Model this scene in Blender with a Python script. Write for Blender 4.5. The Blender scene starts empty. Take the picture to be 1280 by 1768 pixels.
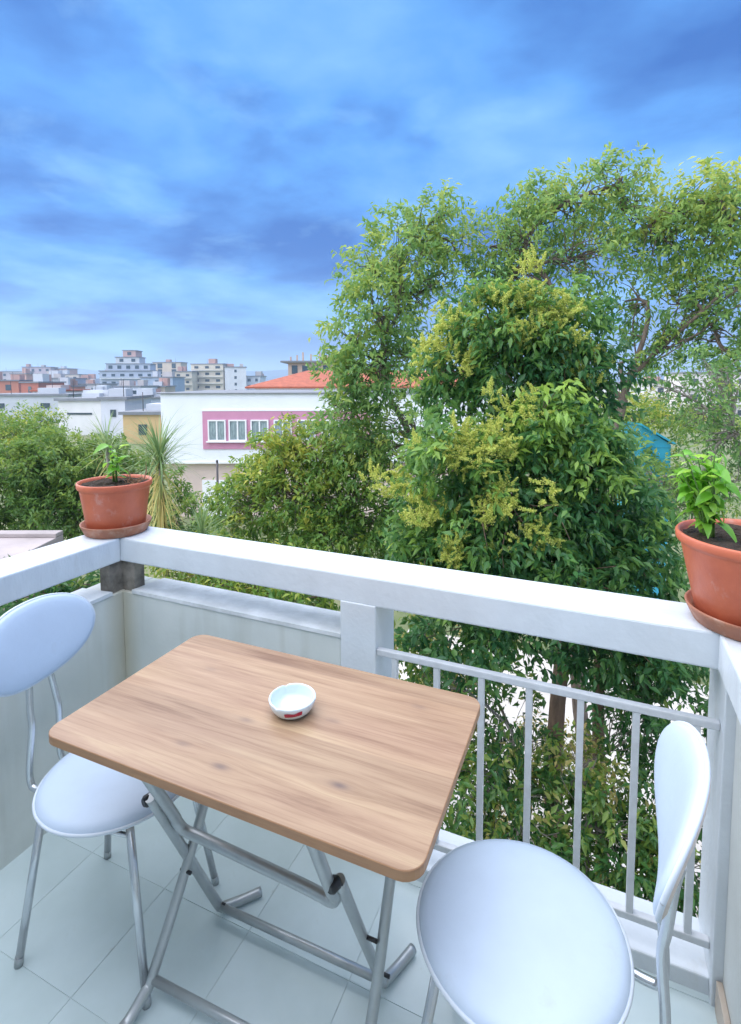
import bpy, bmesh, math, random
import numpy as np
from mathutils import Vector, Matrix

random.seed(7)
rng = np.random.default_rng(11)
scene = bpy.context.scene
COL = scene.collection
R = math.radians

# ------------------------------------------------------------------ camera
CAM = np.array([1.636, -1.404, 1.4836])
FWD = np.array([-0.39831, 0.91425, -0.07415])
RGT = np.array([0.91685, 0.39923, -0.00266])
UPV = np.array([-0.02718, 0.06904, 0.99724])
FPX, PPX, PPY = 911.3, 640.0, 725.5
cd = bpy.data.cameras.new('camera')
cam = bpy.data.objects.new('camera', cd)
COL.objects.link(cam)
cd.sensor_fit = 'HORIZONTAL'; cd.sensor_width = 36.0
cd.lens = FPX / 1280 * 36.0
cd.shift_y = -(884.0 - PPY) / 1280
cd.clip_start = 0.02; cd.clip_end = 20000
m = Matrix.Identity(4)
for i in range(3):
    m[i][0] = RGT[i]; m[i][1] = UPV[i]; m[i][2] = -FWD[i]; m[i][3] = CAM[i]
cam.matrix_world = m
scene.camera = cam

def at(px, py, d):
    """world point seen at a photo pixel, at forward distance d metres"""
    return CAM + d * (FWD + RGT * (px - PPX) / FPX - UPV * (py - PPY) / FPX)

# ------------------------------------------------------------------ world, sun, exposure
SUN_EL, SUN_AZ = 58.0, -125.0        # azimuth from +Y towards +X
world = bpy.data.worlds.new('World'); scene.world = world
world.use_nodes = True
wt = world.node_tree; wt.nodes.clear()
def wn(t, **k):
    n = wt.nodes.new(t)
    for a, b in k.items(): setattr(n, a, b)
    return n
def wl(a, b): wt.links.new(a, b)
wo = wn('ShaderNodeOutputWorld'); bg = wn('ShaderNodeBackground')
bg.inputs['Strength'].default_value = 0.096
sky = wn('ShaderNodeTexSky', sky_type='NISHITA')
sky.sun_disc = False; sky.sun_elevation = R(SUN_EL); sky.sun_rotation = R(SUN_AZ)
sky.air_density = 1.0; sky.dust_density = 0.6; sky.ozone_density = 4.0
tc = wn('ShaderNodeTexCoord'); sx = wn('ShaderNodeSeparateXYZ'); wl(tc.outputs['Generated'], sx.inputs[0])
zz = wn('ShaderNodeMath', operation='MAXIMUM'); wl(sx.outputs[2], zz.inputs[0]); zz.inputs[1].default_value = 0.0
za = wn('ShaderNodeMath', operation='ADD'); wl(zz.outputs[0], za.inputs[0]); za.inputs[1].default_value = 0.16
dx = wn('ShaderNodeMath', operation='DIVIDE'); wl(sx.outputs[0], dx.inputs[0]); wl(za.outputs[0], dx.inputs[1])
dy = wn('ShaderNodeMath', operation='DIVIDE'); wl(sx.outputs[1], dy.inputs[0]); wl(za.outputs[0], dy.inputs[1])
cx = wn('ShaderNodeCombineXYZ'); wl(dx.outputs[0], cx.inputs[0]); wl(dy.outputs[0], cx.inputs[1])
def wnoise(scale, detail, rough, dist, off):
    mp = wn('ShaderNodeMapping'); wl(cx.outputs[0], mp.inputs[0])
    mp.inputs['Location'].default_value = off
    n = wn('ShaderNodeTexNoise'); wl(mp.outputs[0], n.inputs['Vector'])
    n.inputs['Scale'].default_value = scale; n.inputs['Detail'].default_value = detail
    n.inputs['Roughness'].default_value = rough; n.inputs['Distortion'].default_value = dist
    return n
def wramp(src, stops):
    r = wn('ShaderNodeValToRGB'); wl(src, r.inputs[0])
    e = r.color_ramp.elements
    while len(e) < len(stops): e.new(0.5)
    for q, (p, c) in zip(e, stops): q.position = p; q.color = (*c, 1)
    return r
n1 = wnoise(1.25, 9, 0.50, 0.15, (2.2, 7.9, 0.2))
n2 = wnoise(2.0, 6, 0.55, 0.2, (8.3, 4.1, 1.0))
# heavy blue-grey cloud deck, thinner and thicker places
deck = wramp(n1.outputs[0], [(0.40, (0.18, 0.80, 2.75)), (0.47, (0.36, 1.26, 3.5)), (0.54, (0.58, 1.90, 4.6)), (0.66, (1.2, 2.7, 5.0))])
mixd = wn('ShaderNodeMix', data_type='RGBA'); mixd.inputs[0].default_value = 0.90
wl(sky.outputs[0], mixd.inputs[6]); wl(deck.outputs[0], mixd.inputs[7])
# pale breaks in the deck
brk = wramp(n2.outputs[0], [(0.54, (0, 0, 0)), (0.78, (0.6, 0.6, 0.6))])
mixb = wn('ShaderNodeMix', data_type='RGBA')
wl(brk.outputs[0], mixb.inputs[0]); wl(mixd.outputs[2], mixb.inputs[6]); mixb.inputs[7].default_value = (1.9, 3.6, 5.4, 1)
# pale band of open sky low over the horizon, all the way round
hor = wramp(zz.outputs[0], [(0.0, (0.9, 0.9, 0.9)), (0.05, (0.30, 0.30, 0.30)), (0.2, (0, 0, 0))])
mixh = wn('ShaderNodeMix', data_type='RGBA')
wl(hor.outputs[0], mixh.inputs[0]); wl(mixb.outputs[2], mixh.inputs[6]); mixh.inputs[7].default_value = (2.6, 3.9, 5.2, 1)
wl(mixh.outputs[2], bg.inputs[0]); wl(bg.outputs[0], wo.inputs[0])

sd = bpy.data.lights.new('sun', 'SUN'); sun = bpy.data.objects.new('sun', sd); COL.objects.link(sun)
sd.energy = 3.5; sd.angle = R(130); sd.color = (1.0, 0.975, 0.95)
el, az = R(SUN_EL), R(SUN_AZ)
sdir = Vector((math.sin(az) * math.cos(el), math.cos(az) * math.cos(el), math.sin(el)))
sun.rotation_euler = (-sdir).to_track_quat('-Z', 'Y').to_euler()
vs = scene.view_settings
vs.view_transform = 'Standard'; vs.look = 'None'; vs.gamma = 1.0; vs.use_curve_mapping = False
vs.exposure = 1.25
scene.cycles.max_bounces = 8
scene.cycles.use_denoising = True

# ------------------------------------------------------------------ materials
def mat(name, col, rough=0.6, var=0.0, vscale=8.0, bump=0.0, bscale=60.0, metallic=0.0, spec=0.5, col2=None, detail=6.0, aniso=(1, 1, 1), **kw):
    mt = bpy.data.materials.new(name); mt.use_nodes = True
    nt = mt.node_tree; b = nt.nodes['Principled BSDF']
    b.inputs['Base Color'].default_value = (*col, 1)
    b.inputs['Roughness'].default_value = rough
    b.inputs['Metallic'].default_value = metallic
    b.inputs['Specular IOR Level'].default_value = spec
    if kw.get('coat'):
        b.inputs['Coat Weight'].default_value = kw['coat']
    tcn = nt.nodes.new('ShaderNodeTexCoord'); mp = nt.nodes.new('ShaderNodeMapping')
    mp.inputs['Scale'].default_value = aniso
    nt.links.new(tcn.outputs['Object'], mp.inputs[0])
    if var > 0 or col2 is not None:
        n = nt.nodes.new('ShaderNodeTexNoise'); nt.links.new(mp.outputs[0], n.inputs['Vector'])
        n.inputs['Scale'].default_value = vscale; n.inputs['Detail'].default_value = detail; n.inputs['Roughness'].default_value = 0.6
        r = nt.nodes.new('ShaderNodeValToRGB'); nt.links.new(n.outputs[0], r.inputs[0])
        c2 = col2 if col2 is not None else tuple(c * (1 - var) for c in col)
        r.color_ramp.elements[0].position = 0.36; r.color_ramp.elements[0].color = (*c2, 1)
        r.color_ramp.elements[1].position = 0.64; r.color_ramp.elements[1].color = (*col, 1)
        nt.links.new(r.outputs[0], b.inputs['Base Color'])
    if kw.get('dirt'):
        dc_, ds_, lo, hi, an = kw['dirt']
        mp2 = nt.nodes.new('ShaderNodeMapping'); mp2.inputs['Scale'].default_value = an; nt.links.new(tcn.outputs['Object'], mp2.inputs[0])
        dn = nt.nodes.new('ShaderNodeTexNoise'); dn.inputs['Scale'].default_value = ds_; dn.inputs['Detail'].default_value = 8; dn.inputs['Roughness'].default_value = .68
        nt.links.new(mp2.outputs[0], dn.inputs['Vector'])
        mr = nt.nodes.new('ShaderNodeMapRange'); mr.inputs[1].default_value = lo; mr.inputs[2].default_value = hi; nt.links.new(dn.outputs[0], mr.inputs[0])
        dm = nt.nodes.new('ShaderNodeMix'); dm.data_type = 'RGBA'; nt.links.new(mr.outputs[0], dm.inputs[0])
        if b.inputs['Base Color'].links: nt.links.new(b.inputs['Base Color'].links[0].from_socket, dm.inputs[6])
        else: dm.inputs[6].default_value = (*col, 1)
        dm.inputs[7].default_value = (*dc_, 1); nt.links.new(dm.outputs[2], b.inputs['Base Color'])
    if bump > 0:
        n = nt.nodes.new('ShaderNodeTexNoise'); nt.links.new(mp.outputs[0], n.inputs['Vector'])
        n.inputs['Scale'].default_value = bscale; n.inputs['Detail'].default_value = 4
        bp = nt.nodes.new('ShaderNodeBump'); bp.inputs['Strength'].default_value = bump; bp.inputs['Distance'].default_value = kw.get('bdist', 0.004)
        nt.links.new(n.outputs[0], bp.inputs['Height']); nt.links.new(bp.outputs[0], b.inputs['Normal'])
    return mt

def leafmat(name, stops, rough=0.42, trans=0.3):
    mt = bpy.data.materials.new(name); mt.use_nodes = True
    nt = mt.node_tree; b = nt.nodes['Principled BSDF']; out = nt.nodes['Material Output']
    at_ = nt.nodes.new('ShaderNodeAttribute'); at_.attribute_name = 'tint'
    r = nt.nodes.new('ShaderNodeValToRGB'); nt.links.new(at_.outputs['Fac'], r.inputs[0])
    e = r.color_ramp.elements
    while len(e) < len(stops): e.new(0.5)
    for q, (p, c) in zip(e, stops): q.position = p; q.color = (*c, 1)
    nt.links.new(r.outputs[0], b.inputs['Base Color'])
    b.inputs['Roughness'].default_value = rough; b.inputs['Specular IOR Level'].default_value = 0.45
    tr = nt.nodes.new('ShaderNodeBsdfTranslucent')
    hs = nt.nodes.new('ShaderNodeHueSaturation'); hs.inputs['Value'].default_value = 1.5; hs.inputs['Hue'].default_value = 0.48
    nt.links.new(r.outputs[0], hs.inputs['Color']); nt.links.new(hs.outputs[0], tr.inputs[0])
    mx = nt.nodes.new('ShaderNodeMixShader'); mx.inputs[0].default_value = trans
    nt.links.new(b.outputs[0], mx.inputs[1]); nt.links.new(tr.outputs[0], mx.inputs[2]); nt.links.new(mx.outputs[0], out.inputs[0])
    return mt

def stained_plaster():
    mt = mat('painted_plaster', (0.80, 0.80, 0.78), 0.62, 0.10, 5.0, 0.25, 90.0)
    return mt

M = {}
M['plaster'] = mat('painted_plaster', (0.66, 0.70, 0.73), 0.55, 0.09, 4.0, 0.3, 70.0, dirt=((.45, .42, .34), 6.0, .58, .9, (1, 1, .3)))
M['plaster_wall'] = mat('cream_wall_paint', (0.62, 0.64, 0.61), 0.6, 0.13, 3.0, 0.2, 55.0)
M['beam_top'] = mat('white_beam_paint', (0.68, 0.73, 0.77), 0.42, 0.10, 6.0, 0.35, 45.0, aniso=(1, 3, 1), dirt=((.42, .40, .35), 7.0, .60, .92, (1, 1, .35)))
M['post_shade'] = mat('plaster_painted_shade', (0.30, 0.27, 0.23), 0.8, 0.0, 14.0, 0.4, 60.0, col2=(0.10, 0.09, 0.075))  # dark mottled brown: the corner post's shade put into its colour
M['ledge'] = mat('weathered_ledge', (0.76, 0.78, 0.79), 0.5, 0.0, 9.0, 0.35, 50.0, col2=(0.55, 0.57, 0.57))
M['tile'] = mat('glazed_floor_tile', (0.60, 0.70, 0.71), 0.32, 0.0, 3.2, 0.06, 25.0, col2=(0.52, 0.62, 0.62), dirt=((.40, .41, .34), 9.0, .62, .85, (1, 1, 1)))
M['grout'] = mat('grout', (0.58, 0.66, 0.66), 0.8, 0.2, 40)
M['skirting'] = mat('beige_skirting_tile', (0.50, 0.42, 0.34), 0.4, 0.1, 12)
M['rail_paint'] = mat('grey_white_metal_paint', (0.62, 0.64, 0.66), 0.38, 0.12, 30, 0.1, 120)
M['steel'] = mat('grey_steel_tube', (0.46, 0.49, 0.50), 0.33, 0.10, 20, 0.05, 150, metallic=0.55)
M['chrome'] = mat('satin_chrome_tube', (0.62, 0.65, 0.68), 0.24, 0.08, 20, metallic=0.8)
M['plastic_black'] = mat('black_plastic', (0.015, 0.015, 0.018), 0.4)
M['vinyl'] = mat('white_vinyl', (0.53, 0.63, 0.76), 0.46, 0.05, 9.0, 0.18, 26.0, dirt=((.42, .46, .52), 9.0, .60, .95, (1, 1, 1)))
M['piping'] = mat('white_piping', (0.62, 0.68, 0.75), 0.45, 0.06, 30)
M['vinyl_back'] = mat('beige_board', (0.62, 0.54, 0.48), 0.55, 0.1, 20)
M['ceramic'] = mat('white_ceramic', (0.66, 0.76, 0.80), 0.12, 0.03, 30, coat=0.5)
M['red_print'] = mat('red_print', (0.42, 0.02, 0.06), 0.25)
M['terracotta'] = mat('terracotta_plastic', (0.60, 0.155, 0.075), 0.46, 0.0, 9.0, 0.12, 80.0, col2=(0.50, 0.12, 0.06), dirt=((.62, .42, .36), 11.0, .58, .85, (1, 1, .6)))
M['saucer'] = mat('brown_terracotta', (0.40, 0.16, 0.085), 0.6, 0.0, 14.0, 0.15, 60, col2=(0.30, 0.125, 0.075), dirt=((.50, .36, .28), 16.0, .52, .8, (1, 1, 1)))
M['soil'] = mat('soil', (0.055, 0.035, 0.022), 0.95, 0.4, 60, 0.8, 90, bdist=0.02)
M['bark'] = mat('grey_brown_bark', (0.17, 0.13, 0.10), 0.9, 0.0, 18.0, 0.7, 40.0, col2=(0.09, 0.07, 0.055), aniso=(1, 1, 0.25), bdist=0.02)
M['bark_pink'] = mat('pinkish_bark', (0.30, 0.20, 0.15), 0.9, 0.0, 18.0, 0.7, 40.0, col2=(0.18, 0.12, 0.09), aniso=(1, 1, 0.25), bdist=0.02)
M['bark_pale'] = mat('pale_grey_bark', (0.30, 0.27, 0.23), 0.9, 0.0, 18.0, 0.6, 40.0, col2=(0.17, 0.15, 0.13), aniso=(1, 1, 0.25), bdist=0.02)
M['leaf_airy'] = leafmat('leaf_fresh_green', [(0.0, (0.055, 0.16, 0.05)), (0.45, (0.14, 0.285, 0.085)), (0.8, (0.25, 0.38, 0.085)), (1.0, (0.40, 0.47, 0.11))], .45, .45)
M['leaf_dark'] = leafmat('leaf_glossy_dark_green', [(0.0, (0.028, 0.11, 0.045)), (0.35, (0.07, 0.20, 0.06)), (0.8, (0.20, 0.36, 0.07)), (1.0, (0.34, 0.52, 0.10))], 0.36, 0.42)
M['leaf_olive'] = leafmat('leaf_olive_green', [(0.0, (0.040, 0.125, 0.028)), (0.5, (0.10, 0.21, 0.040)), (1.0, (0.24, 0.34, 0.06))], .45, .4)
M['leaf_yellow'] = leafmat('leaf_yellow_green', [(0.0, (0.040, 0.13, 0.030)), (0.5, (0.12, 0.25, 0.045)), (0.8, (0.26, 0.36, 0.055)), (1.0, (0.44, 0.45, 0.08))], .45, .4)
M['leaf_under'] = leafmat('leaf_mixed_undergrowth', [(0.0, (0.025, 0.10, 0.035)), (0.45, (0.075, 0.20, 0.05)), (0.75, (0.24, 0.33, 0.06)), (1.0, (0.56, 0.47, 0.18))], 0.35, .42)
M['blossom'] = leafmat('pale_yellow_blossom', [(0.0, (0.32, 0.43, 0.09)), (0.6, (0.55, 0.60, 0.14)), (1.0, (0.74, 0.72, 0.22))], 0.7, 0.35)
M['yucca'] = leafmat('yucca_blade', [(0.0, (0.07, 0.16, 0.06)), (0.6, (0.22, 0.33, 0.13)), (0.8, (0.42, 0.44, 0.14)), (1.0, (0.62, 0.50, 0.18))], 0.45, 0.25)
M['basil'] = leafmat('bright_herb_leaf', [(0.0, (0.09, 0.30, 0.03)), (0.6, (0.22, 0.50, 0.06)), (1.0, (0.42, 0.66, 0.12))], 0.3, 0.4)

def wood_mat():
    mt = bpy.data.materials.new('wood_print_laminate'); mt.use_nodes = True
    nt = mt.node_tree; N = nt.nodes; L = nt.links; b = N['Principled BSDF']
    tcn = N.new('ShaderNodeTexCoord')
    knots = [(0.235, -0.13, 1.0), (-0.005, -0.178, 0.9), (-0.045, -0.038, 0.55), (-0.122, -0.155, 0.5), (0.137, 0.036, 0.45), (0.30, 0.16, 0.4), (-0.26, 0.10, 0.35)]
    sep = N.new('ShaderNodeSeparateXYZ'); L.new(tcn.outputs['Object'], sep.inputs[0])
    warp = None; dark = None
    def mth(op, a, bb=None, c=None):
        n = N.new('ShaderNodeMath'); n.operation = op
        for i, v in enumerate((a, bb, c)):
            if v is None: continue
            if isinstance(v, (int, float)): n.inputs[i].default_value = v
            else: L.new(v, n.inputs[i])
        return n.outputs[0]
    for kx, ky, w in knots:
        ux = mth('MULTIPLY', mth('SUBTRACT', sep.outputs[0], kx), 0.42)
        uy = mth('SUBTRACT', sep.outputs[1], ky)
        d2 = mth('ADD', mth('MULTIPLY', ux, ux), mth('MULTIPLY', uy, uy))
        g = mth('EXPONENT', mth('MULTIPLY', d2, -1600.0))           # wide warp
        k = mth('MULTIPLY', mth('EXPONENT', mth('MULTIPLY', d2, -16000.0)), w)  # knot
        s = mth('MULTIPLY', mth('MULTIPLY', uy, g), w * -0.75)
        warp = s if warp is None else mth('ADD', warp, s)
        dark = k if dark is None else mth('ADD', dark, k)
    yy = mth('ADD', sep.outputs[1], warp)
    cmb = N.new('ShaderNodeCombineXYZ'); L.new(sep.outputs[0], cmb.inputs[0]); L.new(yy, cmb.inputs[1])
    def noise(sc, scale, detail, dist):
        mp = N.new('ShaderNodeMapping'); mp.inputs['Scale'].default_value = sc; L.new(cmb.outputs[0], mp.inputs[0])
        n = N.new('ShaderNodeTexNoise'); n.inputs['Scale'].default_value = scale; n.inputs['Detail'].default_value = detail
        n.inputs['Distortion'].default_value = dist; n.inputs['Roughness'].default_value = 0.62
        L.new(mp.outputs[0], n.inputs['Vector']); return n.outputs[0]
    g1 = noise((0.9, 13, 1), 2.0, 8, 0.4)
    g2 = noise((2.2, 75, 1), 2.0, 4, 0.2)
    g3 = noise((0.6, 3.2, 1), 1.6, 3, 0.3)
    def ramp(src, stops):
        r = N.new('ShaderNodeValToRGB'); L.new(src, r.inputs[0]); e = r.color_ramp.elements
        while len(e) < len(stops): e.new(0.5)
        for q, (p, c) in zip(e, stops): q.position = p; q.color = (*c, 1)
        return r.outputs[0]
    c1 = ramp(g1, [(0.30, (0.24, 0.14, 0.09)), (0.44, (0.36, 0.235, 0.158)), (0.57, (0.425, 0.292, 0.20)), (0.70, (0.49, 0.362, 0.242))])
    c3 = ramp(g3, [(0.35, (0.90, 0.84, 0.80)), (0.65, (1.0, 1.0, 0.90))])
    mx = N.new('ShaderNodeMix'); mx.data_type = 'RGBA'; mx.blend_type = 'MULTIPLY'; mx.inputs[0].default_value = 0.9
    L.new(c1, mx.inputs[6]); L.new(c3, mx.inputs[7])
    wnz = N.new('ShaderNodeTexWhiteNoise'); wnz.noise_dimensions = '1D'
    L.new(mth('FLOOR', mth('MULTIPLY', mth('ADD', sep.outputs[1], .253), 9.0)), wnz.inputs['W'])
    cp = ramp(wnz.outputs['Value'], [(0.0, (0.86, 0.83, 0.80)), (1.0, (1.08, 1.06, 1.0))])
    mpl = N.new('ShaderNodeMix'); mpl.data_type = 'RGBA'; mpl.blend_type = 'MULTIPLY'; mpl.inputs[0].default_value = 0.8
    L.new(mx.outputs[2], mpl.inputs[6]); L.new(cp, mpl.inputs[7]); mx = mpl
    c2 = ramp(g2, [(0.36, (0.78, 0.73, 0.70)), (0.52, (1, 1, 1))])
    m2 = N.new('ShaderNodeMix'); m2.data_type = 'RGBA'; m2.blend_type = 'MULTIPLY'; m2.inputs[0].default_value = 0.7
    L.new(mx.outputs[2], m2.inputs[6]); L.new(c2, m2.inputs[7])
    m3 = N.new('ShaderNodeMix'); m3.data_type = 'RGBA'
    dk = N.new('ShaderNodeClamp'); L.new(mth('MULTIPLY', dark, 0.85), dk.inputs[0])
    L.new(dk.outputs[0], m3.inputs[0]); L.new(m2.outputs[2], m3.inputs[6]); m3.inputs[7].default_value = (0.13, 0.085, 0.075, 1)
    L.new(m3.outputs[2], b.inputs['Base Color'])
    b.inputs['Roughness'].default_value = 0.42; b.inputs['Specular IOR Level'].default_value = 0.4
    bp = N.new('ShaderNodeBump'); bp.inputs['Strength'].default_value = 0.12; bp.inputs['Distance'].default_value = 0.001
    L.new(g2, bp.inputs['Height']); L.new(bp.outputs[0], b.inputs['Normal'])
    return mt
M['wood'] = wood_mat()
M['wood_edge'] = mat('wood_edge_band', (0.40, 0.22, 0.11), 0.5, 0.0, 14.0, 0.05, 80.0, col2=(0.33, 0.175, 0.09), aniso=(1, 1, 8))

# ------------------------------------------------------------------ object helpers
def link(o, parent=None):
    COL.objects.link(o)
    if parent is not None: o.parent = parent
    return o
def tag(o, label=None, cat=None, group=None, kind=None):
    if label: o['label'] = label
    if cat: o['category'] = cat
    if group: o['group'] = group
    if kind: o['kind'] = kind
    return o
def empty(name, loc=(0, 0, 0), rz=0.0, **k):
    o = bpy.data.objects.new(name, None); o.empty_display_size = 0.1
    o.location = loc; o.rotation_euler = (0, 0, rz)
    link(o); return tag(o, **k)

class MB:
    def __init__(s): s.v = []; s.f = []; s.smooth = []
    def add(s, vs, fs, smooth=False):
        o = len(s.v); s.v += [tuple(map(float, q)) for q in vs]
        s.f += [tuple(i + o for i in q) for q in fs]; s.smooth += [smooth] * len(fs); return s
    def box(s, a, b, bev=0.0):
        x0, y0, z0 = [min(p, q) for p, q in zip(a, b)]; x1, y1, z1 = [max(p, q) for p, q in zip(a, b)]
        if bev <= 0:
            return s.add([(x0, y0, z0), (x1, y0, z0), (x1, y1, z0), (x0, y1, z0), (x0, y0, z1), (x1, y0, z1), (x1, y1, z1), (x0, y1, z1)],
                         [(0, 3, 2, 1), (4, 5, 6, 7), (0, 1, 5, 4), (1, 2, 6, 5), (2, 3, 7, 6), (3, 0, 4, 7)])
        bm = bmesh.new(); bmesh.ops.create_cube(bm, size=1.0)
        for v in bm.verts:
            v.co = Vector(((x0 + x1) / 2 + v.co.x * (x1 - x0), (y0 + y1) / 2 + v.co.y * (y1 - y0), (z0 + z1) / 2 + v.co.z * (z1 - z0)))
        bmesh.ops.bevel(bm, geom=bm.edges[:], offset=bev, segments=2, profile=0.5, affect='EDGES')
        bm.verts.index_update()
        s.add([v.co for v in bm.verts], [[v.index for v in f.verts] for f in bm.faces]); bm.free(); return s
    def tube(s, pts, r, n=10, cap=True, smooth=True, flat=1.0):
        pts = [np.array(p, float) for p in pts]
        rs = r if hasattr(r, '__len__') else [r] * len(pts)
        ring = []; prev = None
        for i, p in enumerate(pts):
            t = pts[min(i + 1, len(pts) - 1)] - pts[max(i - 1, 0)]; t /= (np.linalg.norm(t) + 1e-12)
            if prev is None:
                ref = np.array([0, 0, 1.]) if abs(t[2]) < 0.9 else np.array([1., 0, 0])
                a = np.cross(t, ref)
            else: a = prev - t * (prev @ t)
            a /= np.linalg.norm(a) + 1e-12; bvec = np.cross(t, a); prev = a
            for k in range(n):
                w = 2 * math.pi * k / n
                ring.append(p + rs[i] * (math.cos(w) * a + flat * math.sin(w) * bvec))
        fs = []
        for i in range(len(pts) - 1):
            for k in range(n):
                k2 = (k + 1) % n
                fs.append((i * n + k, i * n + k2, (i + 1) * n + k2, (i + 1) * n + k))
        s.add(ring, fs, smooth)
        if cap:
            o = len(s.v) - len(ring)
            s.f.append(tuple(o + k for k in range(n - 1, -1, -1))); s.smooth.append(False)
            o2 = o + (len(pts) - 1) * n
            s.f.append(tuple(o2 + k for k in range(n))); s.smooth.append(False)
        return s
    def lathe(s, prof, n=40, c=(0, 0, 0), sx=1.0, sy=1.0):
        vs = []; fs = []
        for r, z in prof:
            for k in range(n):
                w = 2 * math.pi * k / n
                vs.append((c[0] + r * sx * math.cos(w), c[1] + r * sy * math.sin(w), c[2] + z))
        for i in range(len(prof) - 1):
            for k in range(n):
                k2 = (k + 1) % n
                fs.append((i * n + k, i * n + k2, (i + 1) * n + k2, (i + 1) * n + k))
        s.add(vs, fs, True)
        o = len(s.v) - len(vs)
        if prof[0][0] > 1e-6: s.f.append(tuple(o + k for k in range(n - 1, -1, -1))); s.smooth.append(False)
        if prof[-1][0] > 1e-6:
            o2 = o + (len(prof) - 1) * n; s.f.append(tuple(o2 + k for k in range(n))); s.smooth.append(False)
        return s
    def mesh(s, name):
        me = bpy.data.meshes.new(name); me.from_pydata(s.v, [], s.f)
        me.polygons.foreach_set('use_smooth', s.smooth); me.update(); return me
    def build(s, name, material, parent=None, loc=None):
        me = s.mesh(name); me.materials.append(material)
        o = bpy.data.objects.new(name, me); link(o, parent)
        if loc is not None: o.location = loc
        return o

def smooth_path(pts, k=6):
    pts = [np.array(p, float) for p in pts]; P = [pts[0]] + pts + [pts[-1]]; out = []
    for i in range(1, len(P) - 2):
        for j in range(k):
            t = j / k
            a, b, c, d = P[i - 1], P[i], P[i + 1], P[i + 2]
            out.append(0.5 * (2 * b + (c - a) * t + (2 * a - 5 * b + 4 * c - d) * t * t + (3 * b - a - 3 * c + d) * t ** 3))
    out.append(pts[-1]); return out

def copy_tree(o, parent=None):
    c = o.copy(); COL.objects.link(c); c.parent = parent
    for ch in list(o.children): copy_tree(ch, c)
    return c

# ------------------------------------------------------------------ the ground and far hills
gz = -5.6
g = MB(); g.box((-4000, -60, gz - 1), (4000, 4000, gz))
M['ground'] = mat('grassy_earth', (0.22, 0.21, 0.11), 0.95, 0.0, 0.35, 0.3, 3.0, col2=(0.10, 0.14, 0.05), bdist=0.05)
tag(g.build('ground', M['ground']), 'grassy ground far below the balcony', kind='structure')
M['yard'] = mat('pale_yard_concrete', (0.66, 0.61, 0.55), 0.9, 0.0, 0.6, 0.3, 3.0, col2=(0.48, 0.43, 0.37), bdist=0.05)
yd = MB().box((-3.2, 0.6, gz - .2), (9.0, 12.5, gz + .004))
tag(yd.build('yard', M['yard']), 'pale concrete yard under the trees', kind='structure')
hl = MB()
def ridge(mb, d, pts, thick):
    top = [at(px, py, d) for px, py in pts]; base = [np.array([q[0], q[1], gz - 2]) for q in top]
    back = [np.array([q[0], q[1], gz - 2]) + FWD * np.array([1, 1, 0]) * thick for q in top]
    n = len(top)
    mb.add(base + top + back, [(i, i + 1, n + i + 1, n + i) for i in range(n - 1)] + [(n + i, n + i + 1, 2 * n + i + 1, 2 * n + i) for i in range(n - 1)], True)
pts = []
for i in range(81):
    px = -700 + i * 35
    pts.append((px, 646 - 9 * math.exp(-((px - 60) / 110) ** 2) - 5 * math.sin(px / 70.0) ** 2 - 6 * math.exp(-((px - 520) / 200) ** 2)))
ridge(hl, 2400, pts, 900)
M['hill'] = mat('hill_scrub', (0.07, 0.10, 0.07), 0.95, 0.3, 0.003)
tag(hl.build('hills', M['hill']), 'low blue hills along the horizon', kind='structure')

# ------------------------------------------------------------------ the balcony
W = 1.915; BT = 0.90; BB = 0.81; BW = 0.166
TS = 0.30
floor = tag(MB().box((-0.2, -1.9, -0.16), (2.2, 0.19, -0.0018)).build('balcony_floor', M['grout']), 'balcony floor of pale square tiles', kind='structure')
tm = {}
xs = [0.003 - 0.1] + [0.203 + TS * i for i in range(-1, 7)]
xl = [-0.02] + [0.203 + TS * i for i in range(0, 6)] + [W + 0.03]
yl = [-1.88] + [-1.825 + TS * i for i in range(0, 7)] 
yl = [y for y in yl if y <= 0.0] + [0.02]
for i in range(len(xl) - 1):
    for j in range(len(yl) - 1):
        w_, h_ = xl[i + 1] - xl[i], yl[j + 1] - yl[j]
        if w_ < 0.01 or h_ < 0.01: continue
        key = (round(w_, 3), round(h_, 3))
        if key not in tm:
            me = MB().box((-w_ / 2 + 0.0012, -h_ / 2 + 0.0006, -0.0125), (w_ / 2 - 0.0006, h_ / 2 - 0.0006, 0), 0.0006).mesh('tile'); me.materials.append(M['tile']); tm[key] = me
        o = bpy.data.objects.new('tile', tm[key]); link(o, floor)
        o.location = ((xl[i] + xl[i + 1]) / 2, (yl[j] + yl[j + 1]) / 2, random.uniform(-0.0004, 0.0004))

par = empty('balcony_parapet', (0, 0, 0), label='white painted concrete parapet with thick top beam and open slot round the balcony', cat='parapet')
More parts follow.
